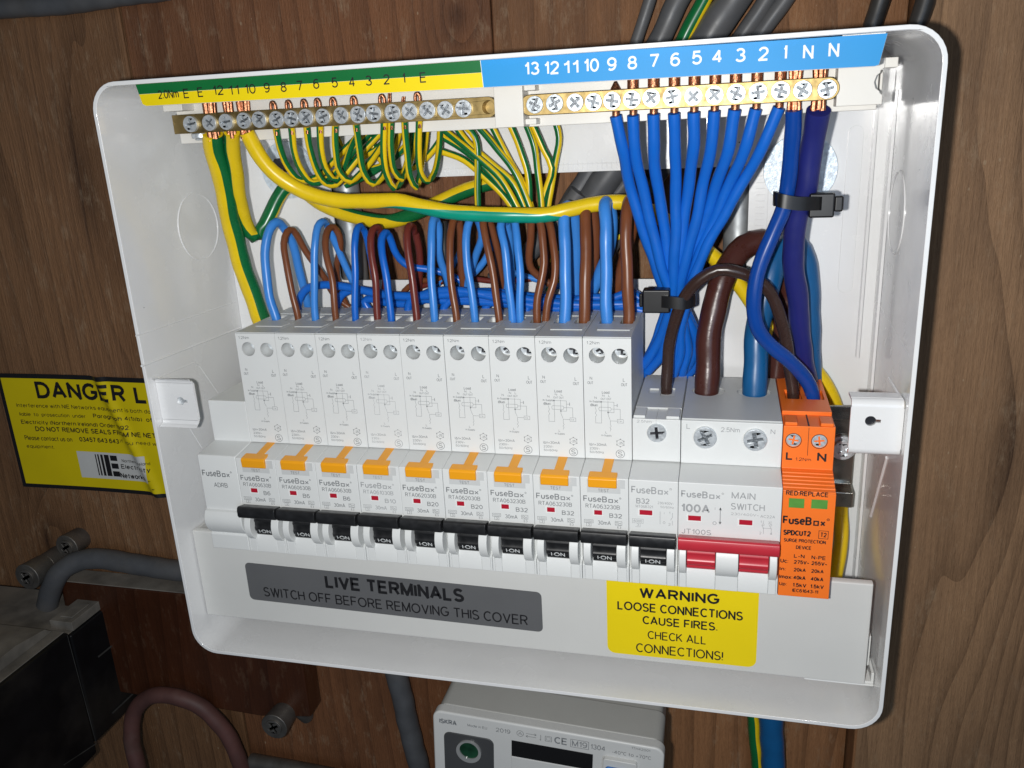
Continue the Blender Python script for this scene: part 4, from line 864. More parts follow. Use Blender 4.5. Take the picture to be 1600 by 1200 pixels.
loop('right one of two brown wires in the seventh breaker', 'wire', ys([(852, 498), (857, 467), (866, 440), (868, 410), (864, 375), (859, 352), (852, 343), (850, 362), (854, 400), (850, 440)], 25, 37, 6, 52), 12.5, BRN, GN)

# neutral fly leads running behind the breaker tops to the first cable tie
GF = 'blue neutral leads behind the breaker tops'
FLY = [[(465, 478), (477, 453), (500, 445), (530, 447), (560, 453), (597, 461), (660, 462), (727, 458), (787, 463), (880, 474), (1004, 478), (1026, 474)],
       [(525, 482), (532, 464), (545, 455), (572, 454), (620, 462), (690, 470), (760, 472), (860, 478), (960, 480), (1004, 482), (1024, 480)],
       [(577, 484), (569, 470), (580, 466), (602, 472), (640, 474), (700, 460), (770, 456), (850, 466), (940, 470), (1004, 472)],
       [(637, 484), (640, 470), (655, 463), (690, 455), (730, 456), (790, 468), (870, 482), (960, 476), (1004, 486)],
       [(692, 485), (701, 470), (720, 466), (770, 470), (850, 474), (930, 484), (1004, 478)],
       [(757, 486), (765, 473), (785, 470), (830, 472), (900, 480), (1004, 480)],
       [(822, 486), (830, 473), (850, 470), (900, 476), (1004, 475)],
       [(890, 488), (898, 472), (915, 466), (960, 465), (985, 456), (1004, 470), (1020, 476)],
       [(958, 490), (965, 474), (975, 462), (992, 458), (1006, 470), (1018, 482)]]
for i, pl in enumerate(FLY):
    dep = 42+(i % 3)*2.6
    p0 = at(*pl[0], y=dep-1)
    wire('wire', f'thick blue lead curving from the back of the {NTH[i]} breaker top', 'wire', [(p0.x, p0.y, p0.z-6, 0)]+[(u, v, dep) for u, v in pl], 13, BLU, GF)
# wires lying deep in the case behind the loops
GD = 'loose wires deep in the case behind the loops'
for lab, pts, wd, m in (('red-brown wire lying level behind the fifth breaker', [(632, 475), (650, 452), (690, 440), (716, 430), (745, 436), (790, 440), (830, 436)], 9, RBRN),
                        ('brown wire rising left behind the fourth breaker', [(622, 478), (632, 455), (655, 440), (680, 437), (700, 432), (730, 405)], 9, BRN),
                        ('blue wire slanting up behind the fifth breaker', [(655, 462), (680, 448), (702, 425), (715, 400), (728, 376)], 9, BLUL),
                        ('blue wire slanting behind the sixth breaker', [(700, 470), (735, 432), (755, 410), (768, 385), (775, 355)], 11, BLUL),
                        ('black cable standing in the dark behind the fifth blue wire', [(690, 345), (692, 380), (696, 420), (705, 450)], 20, BSHEATH),
                        ('blue wire lying level behind the seventh breaker', [(800, 425), (825, 433), (850, 440), (872, 446), (905, 440), (935, 418)], 10, BLUL),
                        ('blue wire slanting up behind the ninth breaker', [(880, 478), (905, 460), (930, 435), (942, 410), (955, 380), (958, 345)], 13, BLUL),
                        ('brown wire bowed behind the ninth breaker', [(940, 480), (958, 455), (966, 430), (975, 400), (980, 360)], 14, BRN),
                        ('brown wire rising behind the eighth breaker', [(890, 475), (905, 440), (920, 400), (935, 370), (948, 345)], 12, BRN)):
    wire('wire', lab, 'wire', [(u, v, 54.5) for u, v in pts], wd, m, GD)
for lab, pts, wd in (('thin earth wire crossing behind the eighth blue wire', [(855, 455), (880, 430), (905, 405), (930, 385), (962, 372), (985, 362)], 9), ('thin earth wire crossing behind the ninth blue wire', [(845, 420), (870, 395), (905, 372), (940, 350), (965, 338)], 9)):
    wire('earth_wire', lab, 'earth wire', [(u, v, 56.5) for u, v in pts], wd, [YEL, GRN], GD, stripe=(60, 120, 170))
for lab, pts, wd in (('grey sheathed cable end behind the ninth brown wire', [(1000, 318), (975, 350), (950, 395), (935, 450)], 26), ('grey sheathed cable end behind the blue wires of the seventh breaker', [(905, 300), (860, 360), (800, 420), (770, 440)], 30)):
    wire('sheathed_cable', lab, 'cable', [(u, v, 62) for u, v in pts], wd, GSHEATH, 'grey cables behind the case')

# blue fan into the neutral bar
GFAN = 'blue neutral wires fanning down from the brass bar'
FAN = [('9', [(962, 181), (972, 230), (984, 285), (1002, 352), (1026, 420), (1042, 470)], 3), ('8', [(989, 180), (992, 225), (1002, 285), (1017, 352), (1036, 420), (1049, 470)], -1),
       ('7', [(1021, 178), (1022, 225), (1027, 285), (1036, 345), (1046, 420), (1054, 470)], 2), ('6', [(1053, 177), (1054, 225), (1056, 280), (1057, 345), (1052, 420), (1052, 470)], -2),
       ('5', [(1084, 175), (1083, 225), (1078, 280), (1069, 345), (1059, 420), (1056, 470)], 1), ('4', [(1116, 173), (1112, 225), (1101, 280), (1086, 348), (1068, 420), (1062, 470)], -1),
       ('3', [(1148, 171), (1139, 225), (1122, 280), (1102, 345), (1077, 415), (1066, 470)], 3), ('2', [(1181, 170), (1166, 225), (1143, 280), (1119, 338), (1087, 410), (1070, 470)], 0),
       ('1', [(1217, 168), (1193, 225), (1164, 280), (1134, 332), (1098, 396), (1074, 470)], -3)]
TAILS = [[(1030, 520), (1012, 560), (1004, 585)], [(1038, 510), (1022, 548), (1006, 570)], [(1070, 500), (1072, 540), (1060, 575), (1040, 592)], [(1058, 515), (1052, 560), (1040, 600)], [(1076, 500), (1086, 530), (1080, 562), (1064, 585)],
         [(1068, 510), (1074, 545), (1066, 580)], [(1080, 500), (1092, 535), (1086, 570), (1070, 590)], [(1044, 520), (1032, 555), (1012, 580)], [(1064, 515), (1062, 550), (1052, 585)]]
for (n_, pl, dd), tl in zip(FAN, TAILS):
    pts = [(u, v, 14+6*min(1, k/2)+(16+dd)*max(0, (k-1)/4)) for k, (u, v) in enumerate(pl)]
    d0 = pts[-1][2]
    pts += [(u, v, d0+4*(k+1)) for k, (u, v) in enumerate(tl)]
    o_, PP, r_ = wire('wire', f'blue neutral wire clamped under number {n_} of the blue strip', 'wire', pts, 17, BLU, GFAN)
    m2 = MB(); p0 = Vector(PP[0]); x_ = p0.x
    m2.tube([(x_, 13.9, 168.0), (x_+.1, 13.9, 169.8)], r_*.62, 10); m2.tube([(x_, 13.9, 176.6), (x_, 13.9, 181.2 if n_ != '9' else 179.4)], [r_*.92, r_*.92 if n_ != '9' else r_*.2], 12)
    m2.build('bare_copper', COPPER, o_)
def coppers(o_, x, r_, top=181.0, lo=166.8, n=5):
    m2 = MB()
    for k in range(n):
        a = random.uniform(-r_*.6, r_*.6); b = random.uniform(-r_*.5, r_*.5)
        m2.tube([(x+a, 13.9+b, lo+random.uniform(-.5, .4)), (x+a*.9, 13.9+b, 170)], r_*.28, 8)
        m2.tube([(x+a*.8, 13.9+b, 176.5), (x+a, 13.9+b, top+random.uniform(-.7, .3))], r_*.3, 8)
    m2.build('bare_copper', COPPER, o_)
# heavier blues beside the fan
pts = [(1240, 172, 14), (1238, 225, 17), (1233, 280, 20), (1225, 327, 21), (1208, 362, 21), (1192, 400, 21), (1181, 440, 21), (1178, 480, 21), (1186, 514, 22), (1205, 541, 24), (1229, 562, 26), (1250, 582, 28), (1264, 602, 30), (1270, 622, 31)]
p0 = at(1270, 630, y=31)
o_, PP, r_ = wire('wire', 'deep blue wire swinging from the neutral bar into the orange module', 'wire', pts+[(p0.x, p0.y, p0.z-6, 0)], 23.5, BLUD); coppers(o_, PP[0].x, r_)
pts = [(1279, 172, 14), (1271, 220, 20), (1259, 290, 24), (1244, 345, 28), (1240, 400, 32), (1246, 470, 37), (1251, 530, 42), (1260, 580, 48), (1268, 640, 56)]
o_, PP, r_ = wire('wire', 'thick navy wire hanging straight down from the end of the neutral bar', 'wire', pts, 33, NAVY, n=18); coppers(o_, PP[0].x, r_, n=8)
# meter tails
pts = [(1103, 626, 33), (1106, 577, 35), (1111, 505, 38), (1127, 440, 42), (1144, 405, 46), (1163, 385, 49), (1190, 376, 51), (1216, 390, 53), (1228, 430, 55), (1226, 490, 56), (1216, 560, 56), (1210, 630, 56)]
p0 = at(1103, 626, y=33)
wire('meter_tail', 'thickest cable, a brown tail arching out of the main switch', 'cable', [(p0.x, p0.y, p0.z-6, 0)]+pts, 38.5, TBRN, n=22)
pts = [(1178, 626, 33), (1180, 577, 35), (1184, 520, 38), (1198, 455, 42), (1212, 405, 46), (1228, 384, 49), (1244, 382, 51), (1256, 405, 52), (1262, 450, 53), (1262, 520, 54), (1266, 580, 55), (1272, 640, 56)]
p0 = at(1178, 626, y=33)
wire('meter_tail', 'thick teal blue tail rising from the main switch behind the navy wire', 'cable', [(p0.x, p0.y, p0.z-6, 0)]+pts, 38, TAILB, n=22)
pts = [(1042, 622, 31), (1043, 577, 31), (1047, 530, 30), (1057, 490, 28), (1073, 459, 26), (1095, 435, 25), (1122, 421, 25), (1150, 424, 25), (1171, 432, 26), (1193, 447, 27), (1210, 472, 28), (1222, 506, 29), (1231, 545, 30), (1236, 585, 31), (1239, 622, 31)]
p0 = at(1042, 626, y=31); p1 = at(1239, 626, y=31)
wire('wire', 'dark brown wire arching from the short breaker to the orange module', 'wire', [(p0.x, p0.y, p0.z-6, 0)]+pts+[(p1.x, p1.y, p1.z-6, 0)], 19.5, DBRN, n=16)

# heavy earth conductors
pts = [(332, 208, 14), (335, 240, 18), (345, 272, 22), (354, 310, 26), (364, 355, 30), (374, 400, 33), (388, 445, 36), (403, 482, 38), (416, 520, 40), (430, 570, 44)]
o_, PP, r_ = wire('earth_wire', 'thick green and yellow earth wire falling along the left wall', 'earth wire', pts, 29, [YEL, GRN], stripe=(96, 84, 150), n=24); coppers(o_, PP[0].x, r_, n=8)
pts = [(362, 206, 14), (364, 240, 20), (370, 285, 26), (377, 322, 31), (385, 352, 35), (396, 368, 38), (408, 360, 41), (420, 338, 44), (434, 310, 47), (450, 292, 50), (470, 296, 53), (498, 316, 55), (530, 331, 56), (566, 341, 56), (605, 346, 56), (642, 337, 56), (680, 320, 56), (710, 305, 57), (740, 293, 57), (775, 284, 58), (830, 290, 60)]
o_, PP, r_ = wire('earth_wire', 'green and yellow earth wire bent into a V beside the left washer', 'earth wire', pts, 22, [YEL, GRN], stripe=([(0, -88), (3, -88), (5, -60), (6, 20), (7, 10), (9, 0), (11, 95), (14, 92), (16, -85), (21, -90)], 165, None), n=24); coppers(o_, PP[0].x, r_, n=7)
pts = [(385, 206, 14), (402, 238, 17), (426, 268, 20), (455, 289, 23), (492, 305, 25), (530, 314, 26), (580, 315, 27), (620, 314, 27), (655, 321, 27), (695, 329, 28), (740, 334, 29), (805, 337, 31), (855, 336, 33), (895, 326, 35), (930, 318, 38), (978, 316, 41), (1015, 330, 45), (1050, 352, 48), (1085, 378, 51), (1118, 404, 53), (1158, 448, 54), (1205, 515, 56), (1242, 552, 56), (1277, 582, 56), (1297, 612, 56), (1308, 645, 56), (1311, 690, 56.5), (1313, 760, 56.5), (1315, 820, 54), (1308, 880, 46), (1296, 935, 36), (1280, 985, 24)]
o_, PP, r_ = wire('earth_wire', 'thick bright yellow earth wire sweeping across the whole case', 'earth wire', pts, 24, [YEL, TEAL], stripe=([(0, -178), (6, -150), (7, -118), (8, -92), (9, -62), (10, -48), (11, -52), (12, -70), (13, -140), (14, -190), (30, -230)], 116, None), n=24); coppers(o_, PP[0].x, r_, n=7)
# thin earth wires coiled below the earth bar
GE = 'thin green and yellow wires coiled below the earth bar'
EW = [('9', [(431, 200), (437, 230), (449, 260), (468, 281), (492, 279), (512, 262), (535, 238), (560, 212), (575, 190)], 0), ('8', [(455, 198), (460, 235), (470, 265), (488, 286), (508, 282), (530, 262), (555, 232), (580, 205), (592, 188)], 180),
      ('7', [(479, 197), (484, 235), (495, 267), (508, 286), (524, 289), (545, 266), (572, 232), (600, 200), (610, 186)], 0), ('6', [(500, 196), (502, 240), (510, 267), (524, 282), (536, 264), (548, 232), (562, 205), (570, 188)], 180),
      ('5', [(524, 195), (524, 235), (530, 267), (546, 283), (562, 272), (584, 246), (600, 222), (612, 190)], 0), ('4', [(556, 193), (562, 235), (570, 272), (582, 287), (596, 278), (606, 255), (618, 225), (628, 190)], 0),
      ('3', [(600, 190), (599, 235), (604, 272), (615, 293), (626, 286), (634, 262), (640, 230), (645, 188)], 180), ('2', [(611, 190), (611, 235), (616, 267), (628, 280), (638, 262), (645, 232), (650, 188)], 0),
      ('1', [(632, 189), (635, 235), (641, 275), (650, 292), (657, 272), (662, 240), (668, 186)], 0), ('E', [(655, 187), (654, 235), (658, 272), (667, 283), (680, 266), (686, 235), (688, 186)], 180)]
for k, (n_, pl, ph) in enumerate(EW):
    m_ = len(pl); pk = 3
    pts = []
    for i, (u, v) in enumerate(pl):
        pts.append((u, v, 14+(14*i/pk) if i <= pk else 28+20*min(1, (i-pk)/(m_-1-pk)*1.2)))
    lab = f'thin earth wire hanging from under number {n_} of the green strip' if n_ != 'E' else 'thin earth wire hanging from under the last E of the green strip'
    o_, PP, r_ = wire('earth_wire', lab, 'earth wire', pts, 10.2, [YEL, GRN], GE, stripe=(ph+90+random.uniform(-22, 12), ph+90+random.uniform(-12, 30), 176), n=16)
    x_ = PP[0].x; m2 = MB()                                            # doubled-over bare end above the bar
    if n_ in '21':
        for a in (-.5, .4): m2.tube([(x_+a, 13.9, 176.5), (x_+a*.6+.5, 13.9, 180.5 if n_ == '2' else 178.6)], .35, 8)
    else:
        m2.tube(spline([(x_-.9, 13.9, 176.4), (x_-.9, 13.9, 178.2), (x_-.4, 13.7, 179.4), (x_+.4, 13.7, 179.4), (x_+.9, 13.9, 178.2), (x_+.9, 13.9, 176.4)], 1), .62, 10)
    m2.tube([(x_, 13.9, 167.2), (x_, 13.9, 170)], .6, 8)
    m2.build('bare_copper', COPPER, o_)
GE2 = 'thin green and yellow wires gathered behind the terminal carrier'
FW = [([(688, 198), (717, 222), (750, 250), (782, 280), (812, 330), (818, 345)], 'first'), ([(688, 236), (725, 250), (762, 280), (790, 310), (806, 335), (812, 350)], 'second'), ([(710, 195), (730, 222), (767, 255), (802, 287), (822, 330), (826, 345)], 'third'),
      ([(722, 192), (742, 215), (746, 255), (747, 320), (747, 345)], 'fourth'), ([(742, 192), (775, 230), (802, 265), (830, 330), (833, 345)], 'fifth'), ([(795, 190), (812, 232), (825, 272), (828, 330), (828, 345)], 'sixth'),
      ([(820, 189), (835, 230), (841, 272), (846, 330), (846, 345)], 'seventh'), ([(830, 190), (850, 235), (862, 262), (852, 300), (840, 345)], 'eighth'), ([(866, 184), (873, 215), (866, 260), (856, 330), (854, 345)], 'ninth')]
for k, (pl, n_) in enumerate(FW):
    pts = [(u, v, 46+(k % 3)*2.5) for u, v in pl]
    wire('earth_wire', f'thin earth wire behind the terminal carrier, {n_} from the left of its bunch', 'earth wire', pts, 10.5, [YEL, GRN], GE2, stripe=((90 if k % 2 else -90)+random.uniform(-25, 25), (90 if k % 2 else -90)+random.uniform(-25, 25), 176), n=16)

for lab, pl in (('thin earth wire crossing low behind the left coils', [(478, 286), (520, 272), (562, 248), (600, 222), (618, 195)]), ('thin earth wire sagging behind the middle coils', [(520, 200), (540, 240), (575, 264), (612, 250), (642, 215), (652, 192)]),
                ('thin earth wire sagging behind the right coils', [(575, 198), (590, 245), (622, 268), (656, 255), (684, 225), (700, 195)]), ('thin earth wire crossing behind the coils towards their right end', [(540, 290), (580, 270), (622, 240), (664, 210), (676, 190)]),
                ('thin earth wire falling right from the last coil', [(688, 212), (730, 238), (776, 284), (816, 348)]), ('thin earth wire falling steeply below the centre block', [(765, 190), (792, 244), (820, 292), (836, 348)])):
    wire('earth_wire', lab, 'earth wire', [(u, v, 51) for u, v in pl], 10, [YEL, GRN], GE2, stripe=(random.choice((-90, 90))+random.uniform(-20, 20), random.choice((-90, 90)), 176), n=16)

# cable ties
def tie(label, pts, u, v, y, hw, hh, dirx):
    t = thing('cable_tie', at(u, v, y=y), label, 'cable tie', 'black cable ties')
    mb = MB(); mb.tube(spline([at(*p[:2], y=p[2]) for p in pts], 1.2), 1.0, 8)
    # flat band: stretch the tube along the cable direction
    cz_ = sum(v_[2] for v_ in mb.v)/len(mb.v)
    P0 = spline([at(*p[:2], y=p[2]) for p in pts], 1.2); n = 8
    for i, c_ in enumerate(P0):
        for j in range(n):
            q = Vector(mb.v[i*n+j]); d = q-c_; mb.v[i*n+j] = (c_.x+d.x*.7, c_.y+d.y*.7, c_.z+(2.3 if d.z > .05 else (-2.3 if d.z < -.05 else 0)))
    mb.build('band', TIEB, t)
    c_ = at(u, v, y=y); mb = MB(); mb.box(c_.x-hw, c_.x+hw, c_.y-3, c_.y+3, c_.z-hh, c_.z+hh); mb.box(c_.x+dirx*hw, c_.x+dirx*(hw+3.0), c_.y-1, c_.y+1, c_.z-hh*.6, c_.z+hh*.7) if dirx > 0 else mb.box(c_.x-hw-1.5, c_.x-hw, c_.y-1, c_.y+1, c_.z-hh*.6, c_.z+hh*.6)
    mb.build('head', TIEB, t, bevel=.7)
tie('black cable tie round the deep blue and navy wires', [(1212, 312, 28), (1211, 309, 20), (1218, 313, 14.5), (1245, 318, 14.5), (1275, 318, 17), (1288, 318, 24)], 1283, 320, 22, 4.2, 4.2, 1)
tie('black cable tie gathering the foot of the blue fan', [(1084, 466, 34), (1082, 470, 28), (1070, 474, 25), (1045, 472, 25), (1028, 470, 28)], 1026, 469, 29, 5.2, 4.6, -1)

# sheathed cables outside the case
GS = 'grey cables running down behind the case'
for lab, pts, wd, m, dep in (('slim grey cable, leftmost above the case', [(1022, -20), (1012, 10), (1000, 50), (985, 100), (960, 180), (935, 270), (905, 330)], 19, GSHEATH, 69),
                        ('pair of grey cables merged left of the single earth cable', [(1078, -30), (1055, 10), (1033, 55), (1005, 110), (965, 190), (915, 280), (870, 350)], 34, GSHEATH, 69),
                        ('broad grey cable right of the single earth cable', [(1160, -25), (1140, 10), (1113, 50), (1080, 100), (1030, 170), (960, 260), (905, 340)], 50, GSHEATH, 67),
                        ('grey cable next to the rightmost grey cable', [(1212, -25), (1190, 10), (1166, 45), (1130, 95), (1070, 170), (1000, 260), (940, 330)], 26, GSHEATH, 69),
                        ('rightmost of the grey cables above the case', [(1240, -20), (1220, 10), (1197, 42), (1160, 90), (1110, 160), (1040, 260), (990, 320)], 26, GSHEATH, 69),
                        ('left one of two black cables above the right corner', [(1385, -30), (1374, 5), (1364, 40), (1350, 90), (1335, 150)], 28, BSHEATH, 67),
                        ('right one of two black cables above the right corner', [(1452, -30), (1444, 5), (1434, 35), (1420, 80), (1412, 100)], 29, BSHEATH, 57.2)):
    wire('sheathed_cable', lab, 'cable', [(u, v, dep) for u, v in pts], wd, m, GS, n=20)
wire('earth_cable', 'single green and yellow cable between the grey cables above the case', 'cable', [(u, v, 66) for u, v in [(1115, -30), (1098, 5), (1072, 52), (1040, 110), (990, 190), (940, 270)]], 23, [GRN, YEL], stripe=(70, 70, 90), n=20)
wire('sheathed_cable', 'dark grey cable crossing the upper left corner of the wall', 'cable', [(u, v, 70) for u, v in [(-60, 16), (0, 14), (80, 8), (160, -2), (260, -16)]], 31, GSHEATH, n=20)
wire('sheathed_cable', 'grey cable dropping below the case left of the meter', 'cable', [(u, v, 70) for u, v in [(612, 1030), (625, 1075), (640, 1140), (655, 1200), (668, 1260)]], 33, GSHEATH, n=20)
wire('earth_cable', 'green and yellow cable dropping below the case right of the meter', 'cable', [(u, v, 70) for u, v in [(1170, 1080), (1178, 1130), (1185, 1200), (1190, 1260)]], 20, [YEL, GRN], stripe=(-100, -100, 180), n=20)
wire('sheathed_cable', 'dark blue cable dropping below the case beside an earth cable', 'cable', [(u, v, 66) for u, v in [(1196, 1080), (1205, 1130), (1208, 1200), (1210, 1260)]], 36, TAILB, n=20)

# ------------------------------------------------------------------ danger sign on the wall
sg = thing('danger_sign', (-150, 77, 10), 'yellow danger sign with a black border, creased, left of the case', 'sign')
SX0, SX1, SZ0, SZ1 = -206, -60, -23.5, 46.5
def crease(X, Z):
    xc = -138+(46-Z)*.36; d = X-xc
    return WALL-1.9-(2.2*math.exp(-(d/3.4)**2)) - (1.6/(1+math.exp(-(d-1)/3.5))) - .5*math.sin(X*.05)
def sheet(mb, x0, x1, z0, z1, off, nx, nz, shear=0):
    vs = []; fs = []
    for j in range(nz+1):
        for i in range(nx+1):
            X = x0+(x1-x0)*i/nx; Z = z0+(z1-z0)*j/nz; vs.append((X, crease(X, Z)-off, Z))
    for j in range(nz):
        for i in range(nx): a = j*(nx+1)+i; fs.append((a, a+1, a+nx+2, a+nx+1))
    mb.add(vs, fs)
mb = MB(); sheet(mb, SX0, SX1, SZ0, SZ1, 0, 300, 14); mb.build('sign_border', INKB, sg)
mb = MB(); sheet(mb, SX0+2.6, SX1-2.6, SZ0+2.4, SZ1-2.6, .12, 300, 14); mb.build('sign_face', SIGNY, sg)
q0 = at(143, 712, y=WALL-3); q1 = at(238, 752, y=WALL-3)
mb = MB(); sheet(mb, -163.5, -117, -15.2, 1.0, .26, 120, 4); mb.build('logo_panel', SIGNW, sg)
mb = MB()
def ps(X, Z): return (X, crease(X, Z)-.45, Z)
def sgt(s, u0, u1, v, h, bold=0.0):
    a = at(u0, v, y=WALL-3); b = at(u1, v, y=WALL-3); text(mb, s, a.x, b.x, (a.z+b.z)/2-h/2, (a.z+b.z)/2+h/2, 0, bold, put=ps, fine=1.0)
a = at(54, 610, y=WALL-3); b = at(196, 610, y=WALL-3)
text(mb, 'DANGER', a.x, b.x, a.z-5.0, a.z+5.0, 0, .03, put=ps, fine=.8); text(mb, 'LIVE', b.x+6, b.x+38, a.z-5, a.z+5, 0, .03, put=ps, fine=.8)
sgt('Interference with NIE Networks equipment is both dangerous', 26, 272, 639, 3.0); sgt('liable  to  prosecution  under', 30, 131, 650, 2.8); sgt('Paragraph 4(1)(b)  of  the', 144, 262, 654, 3.1, .02)
sgt('Electricity (Northern Ireland) Order 1992.', 33, 204, 664, 3.1, .015); sgt('DO NOT REMOVE SEALS FROM NIE NETWORKS', 55, 284, 676, 2.9, .02); sgt('Please contact us on', 38, 110, 686, 2.8); sgt('03457 643 643', 122, 184, 689, 2.8, .02); sgt('if you need work', 187, 262, 692, 2.8); sgt('equipment.', 41, 83, 699, 2.8)
p = at(155, 728, y=WALL-3); X0 = p.x-2.5
for a_, b_ in ((0, .7), (1.6, 2.6), (3.6, 5.2), (6.0, 9.2)): mb.add([ps(X0+a_, p.z-6.4), ps(X0+b_, p.z-6.4), ps(X0+b_, p.z+6.6), ps(X0+a_, p.z+6.6)], [(0, 1, 2, 3)])
for z_ in (-6.4, -1.6, 3.2): mb.add([ps(X0+10, p.z+z_), ps(X0+14.6, p.z+z_), ps(X0+14.6, p.z+z_+3.2), ps(X0+10, p.z+z_+3.2)], [(0, 1, 2, 3)])
sgt('Northern Ireland', 189, 236, 722, 1.9); sgt('Electricity', 188, 237, 732, 3.4, .02); sgt('Networks', 187, 229, 745, 3.2, .02)
mb.build('lettering', INKB, sg)

# ------------------------------------------------------------------ dark board, spacers, cutout, meter and old cables below left
bd = MB(); a = at(128, 893, y=62); b = at(470, 1160, y=62)
bd.py([(-182, -77), (-30, -77), (-30, -150), (-62, -154), (-150, -151), (-186, -150)], 62, 76.5)
bo = tag(bd.build('meter_board', MAHOG, bevel=1.2, origin=(-100, 70, -115)), 'dark varnished wooden board behind the black cutout', 'board'); bo['_o'] = (-100, 70, -115)
mb = MB(); mb.box(-181, -31, 62.8, WALL-2, -77.0, -76.4); mb.build('dusty_ledge', DUSTY, bo, bevel=.2)
def spacer(u, v, r, y, label):
    c_ = at(u, v, y=y); t = thing('spacer_bolt', (c_.x, WALL, c_.z), label, 'bolt', 'dull bolts with spacers on the wall')
    mb = MB(); mb.tube([(c_.x, WALL, c_.z), (c_.x, y+14, c_.z)], r*.8, 20); mb.tube([(c_.x, y+14, c_.z), (c_.x, y, c_.z)], [r*.85, r], 20); mb.build('spacer', DULLM, t, bevel=.6)
    mb = MB(); screw_head(mb, c_.x, c_.z, y-1.0, r*.62, 1.0, .5, 0, 0); mb.build('screw_head', DULLM, t, bevel=.3)
spacer(42, 902, 8.2, 52, 'dull bolt with spacer in the left, above the black cutout'); spacer(428, 1136, 8.0, 50, 'dull bolt with spacer below the lower left corner of the case')
spacer(104, 855, 7.5, 66, 'dull bolt partly hidden behind the bent grey cable')
mb = MB(); mb.tube(spline([at(456, 1045, y=70), at(462, 1075, y=68), at(470, 1110, y=70), at(480, 1120, y=74)], 2), 4.0, 12)
tag(mb.build('bent_bracket', DULLM, origin=at(462, 1075, y=70)), 'bent dull metal bracket hanging below the case', 'bracket')

XF = -156.4
ct = thing('service_cutout', (-200, WALL, -160), 'black service cutout box with a dusty top at the lower left', 'cutout')
mb = MB(); mb.box(-330, XF, 36.5, WALL-.2, -166, -93.5); mb.build('cutout_base', BAKE, ct, bevel=1.5)
mb = MB(); mb.box(-331, XF+.5, -46, 35.6, -172, -90.5); mb.build('fuse_carrier', BAKE, ct, bevel=1.6)
mb = MB(); mb.box(-328, XF-2, -44, 35, -90.5, -89.9); mb.box(-328, XF-2, 37, WALL-3, -93.5, -92.9)
mb.px([(-40, -89.9), (-20, -84), (10, -83), (30, -86), (34, -89.9)], -328, XF-9)
mb.build('dust_layer', DUSTY, ct, bevel=.8)
mb = MB(); mb.box(XF-16, XF-1, 40, 72, -93, -87.5); mb.box(XF-12, XF-4, 44, 58, -87.5, -86.8); mb.build('cable_clamp', DUSTY, ct, bevel=1.5)
mb = MB()
for (u0, v0, u1, v1) in ((154, 1026, 197, 991), (176, 1114, 214, 1078)):
    pa = at(u0, v0, x=XF+.7); pb = at(u1, v1, x=XF+.7); mb.tube([pa, pb], .55, 8)
mb.tube([at(150, 1162, x=XF+.7), at(100, 1195, x=XF+.7)], .3, 8); mb.tube([at(105, 992, x=XF+.7), at(150, 1160, x=XF+.7)], .16, 8)
mb.build('mould_rib', mat('scuffed_edge', (.05, .049, .047), .5, noise=.4, nscale=100), ct)
wire('sheathed_cable', 'thick grey cable bending out of the black cutout behind the case', 'cable', [(74, 945, 58), (82, 915, 58), (95, 893, 60), (118, 878, 64), (150, 872, 67), (200, 880, 69), (260, 889, 70), (330, 895, 71)], 32, GSHEATH, n=20)
wire('old_cable', 'dusty faded red cable looping up at the lower left', 'cable', [(228, 1260, 45), (216, 1200, 46), (206, 1150, 48), (212, 1108, 50), (236, 1088, 52), (268, 1087, 54), (306, 1100, 56), (338, 1126, 58), (362, 1160, 60), (380, 1210, 62), (390, 1260, 64)], 25, PINK, n=18)
mb = MB(); mb.tube(spline([at(392, 1190, y=68), at(470, 1204, y=68), at(560, 1222, y=68)], 4), 5, 14)
tag(mb.build('pipe', DULLM, origin=at(470, 1196, y=66)), 'dull pipe running along the bottom edge of the picture', 'pipe')

# electricity meter
mt = thing('electricity_meter', (120, WALL, -180), 'pale grey electricity meter peeping out under the case', 'meter')
MX0, MZ0 = 70.4, -81.0; TL = -.049
def mp_(X, Z): return (MX0+X+Z*.049, MZ0+Z+X*TL)                         # meter hangs a little crooked
def mprism(mb, poly, y0, y1, holes=()): mb.py([mp_(*q) for q in poly], y0, y1, holes=[[mp_(*q) for q in h] for h in holes])
mb = MB(); mprism(mb, rrect(3, 100, -150, -1.0, 3, 4), 22, WALL-.3); mprism(mb, rrect(1.2, 101.4, -150, .2, 4, 5), 5, 24); mb.build('case_back', METERP, mt, bevel=.8)
mb = MB(); mprism(mb, rrect(0, 102.6, -150, 0, 4.2, 6), 0, 6); mb.build('front_cover', METERF, mt, bevel=1.0)
mb = MB(); mprism(mb, rrect(5.2, 28.4, -60, -10.2, 3, 5), -.5, .3); op = mb.build('optical_panel', METERD, mt, bevel=.3)
mb = MB(); mprism(mb, circ(17.0, -18.3, 5.8, 30), -1.5, 0, holes=[circ(17.2, -17.6, 4.4, 30)]); mb.build('lens_rim', LENS, op, bevel=.3)
mb = MB(); mprism(mb, circ(17.2, -17.6, 4.5, 30), -.9, -.6); mb.build('lens', GLENS, op)
mb = MB(); mprism(mb, [(36.5, -8.8), (72.6, -8.8), (72.6, -17.2), (36.5, -17.2)], -.3, .2); mb.build('display', LCD, mt, bevel=.2)
mb = MB(); mprism(mb, [(36.5, -17.6), (72.6, -17.6), (72.6, -40), (36.5, -40)], -.25, .2); mb.build('number_panel', METERF, mt, bevel=.2)
mb = MB(); mprism(mb, rrect(77.2, 91.6, -50, -8.2, 1.2, 3), -2.2, .2); kb = mb.build('button_frame', METERF, mt, bevel=.4)
mb = MB(); mprism(mb, rrect(78.4, 90.4, -48, -11.4, 1.2, 3), -3.2, -2.2); mb.build('button', MBLUE, kb, bevel=.4)
mb = MB()
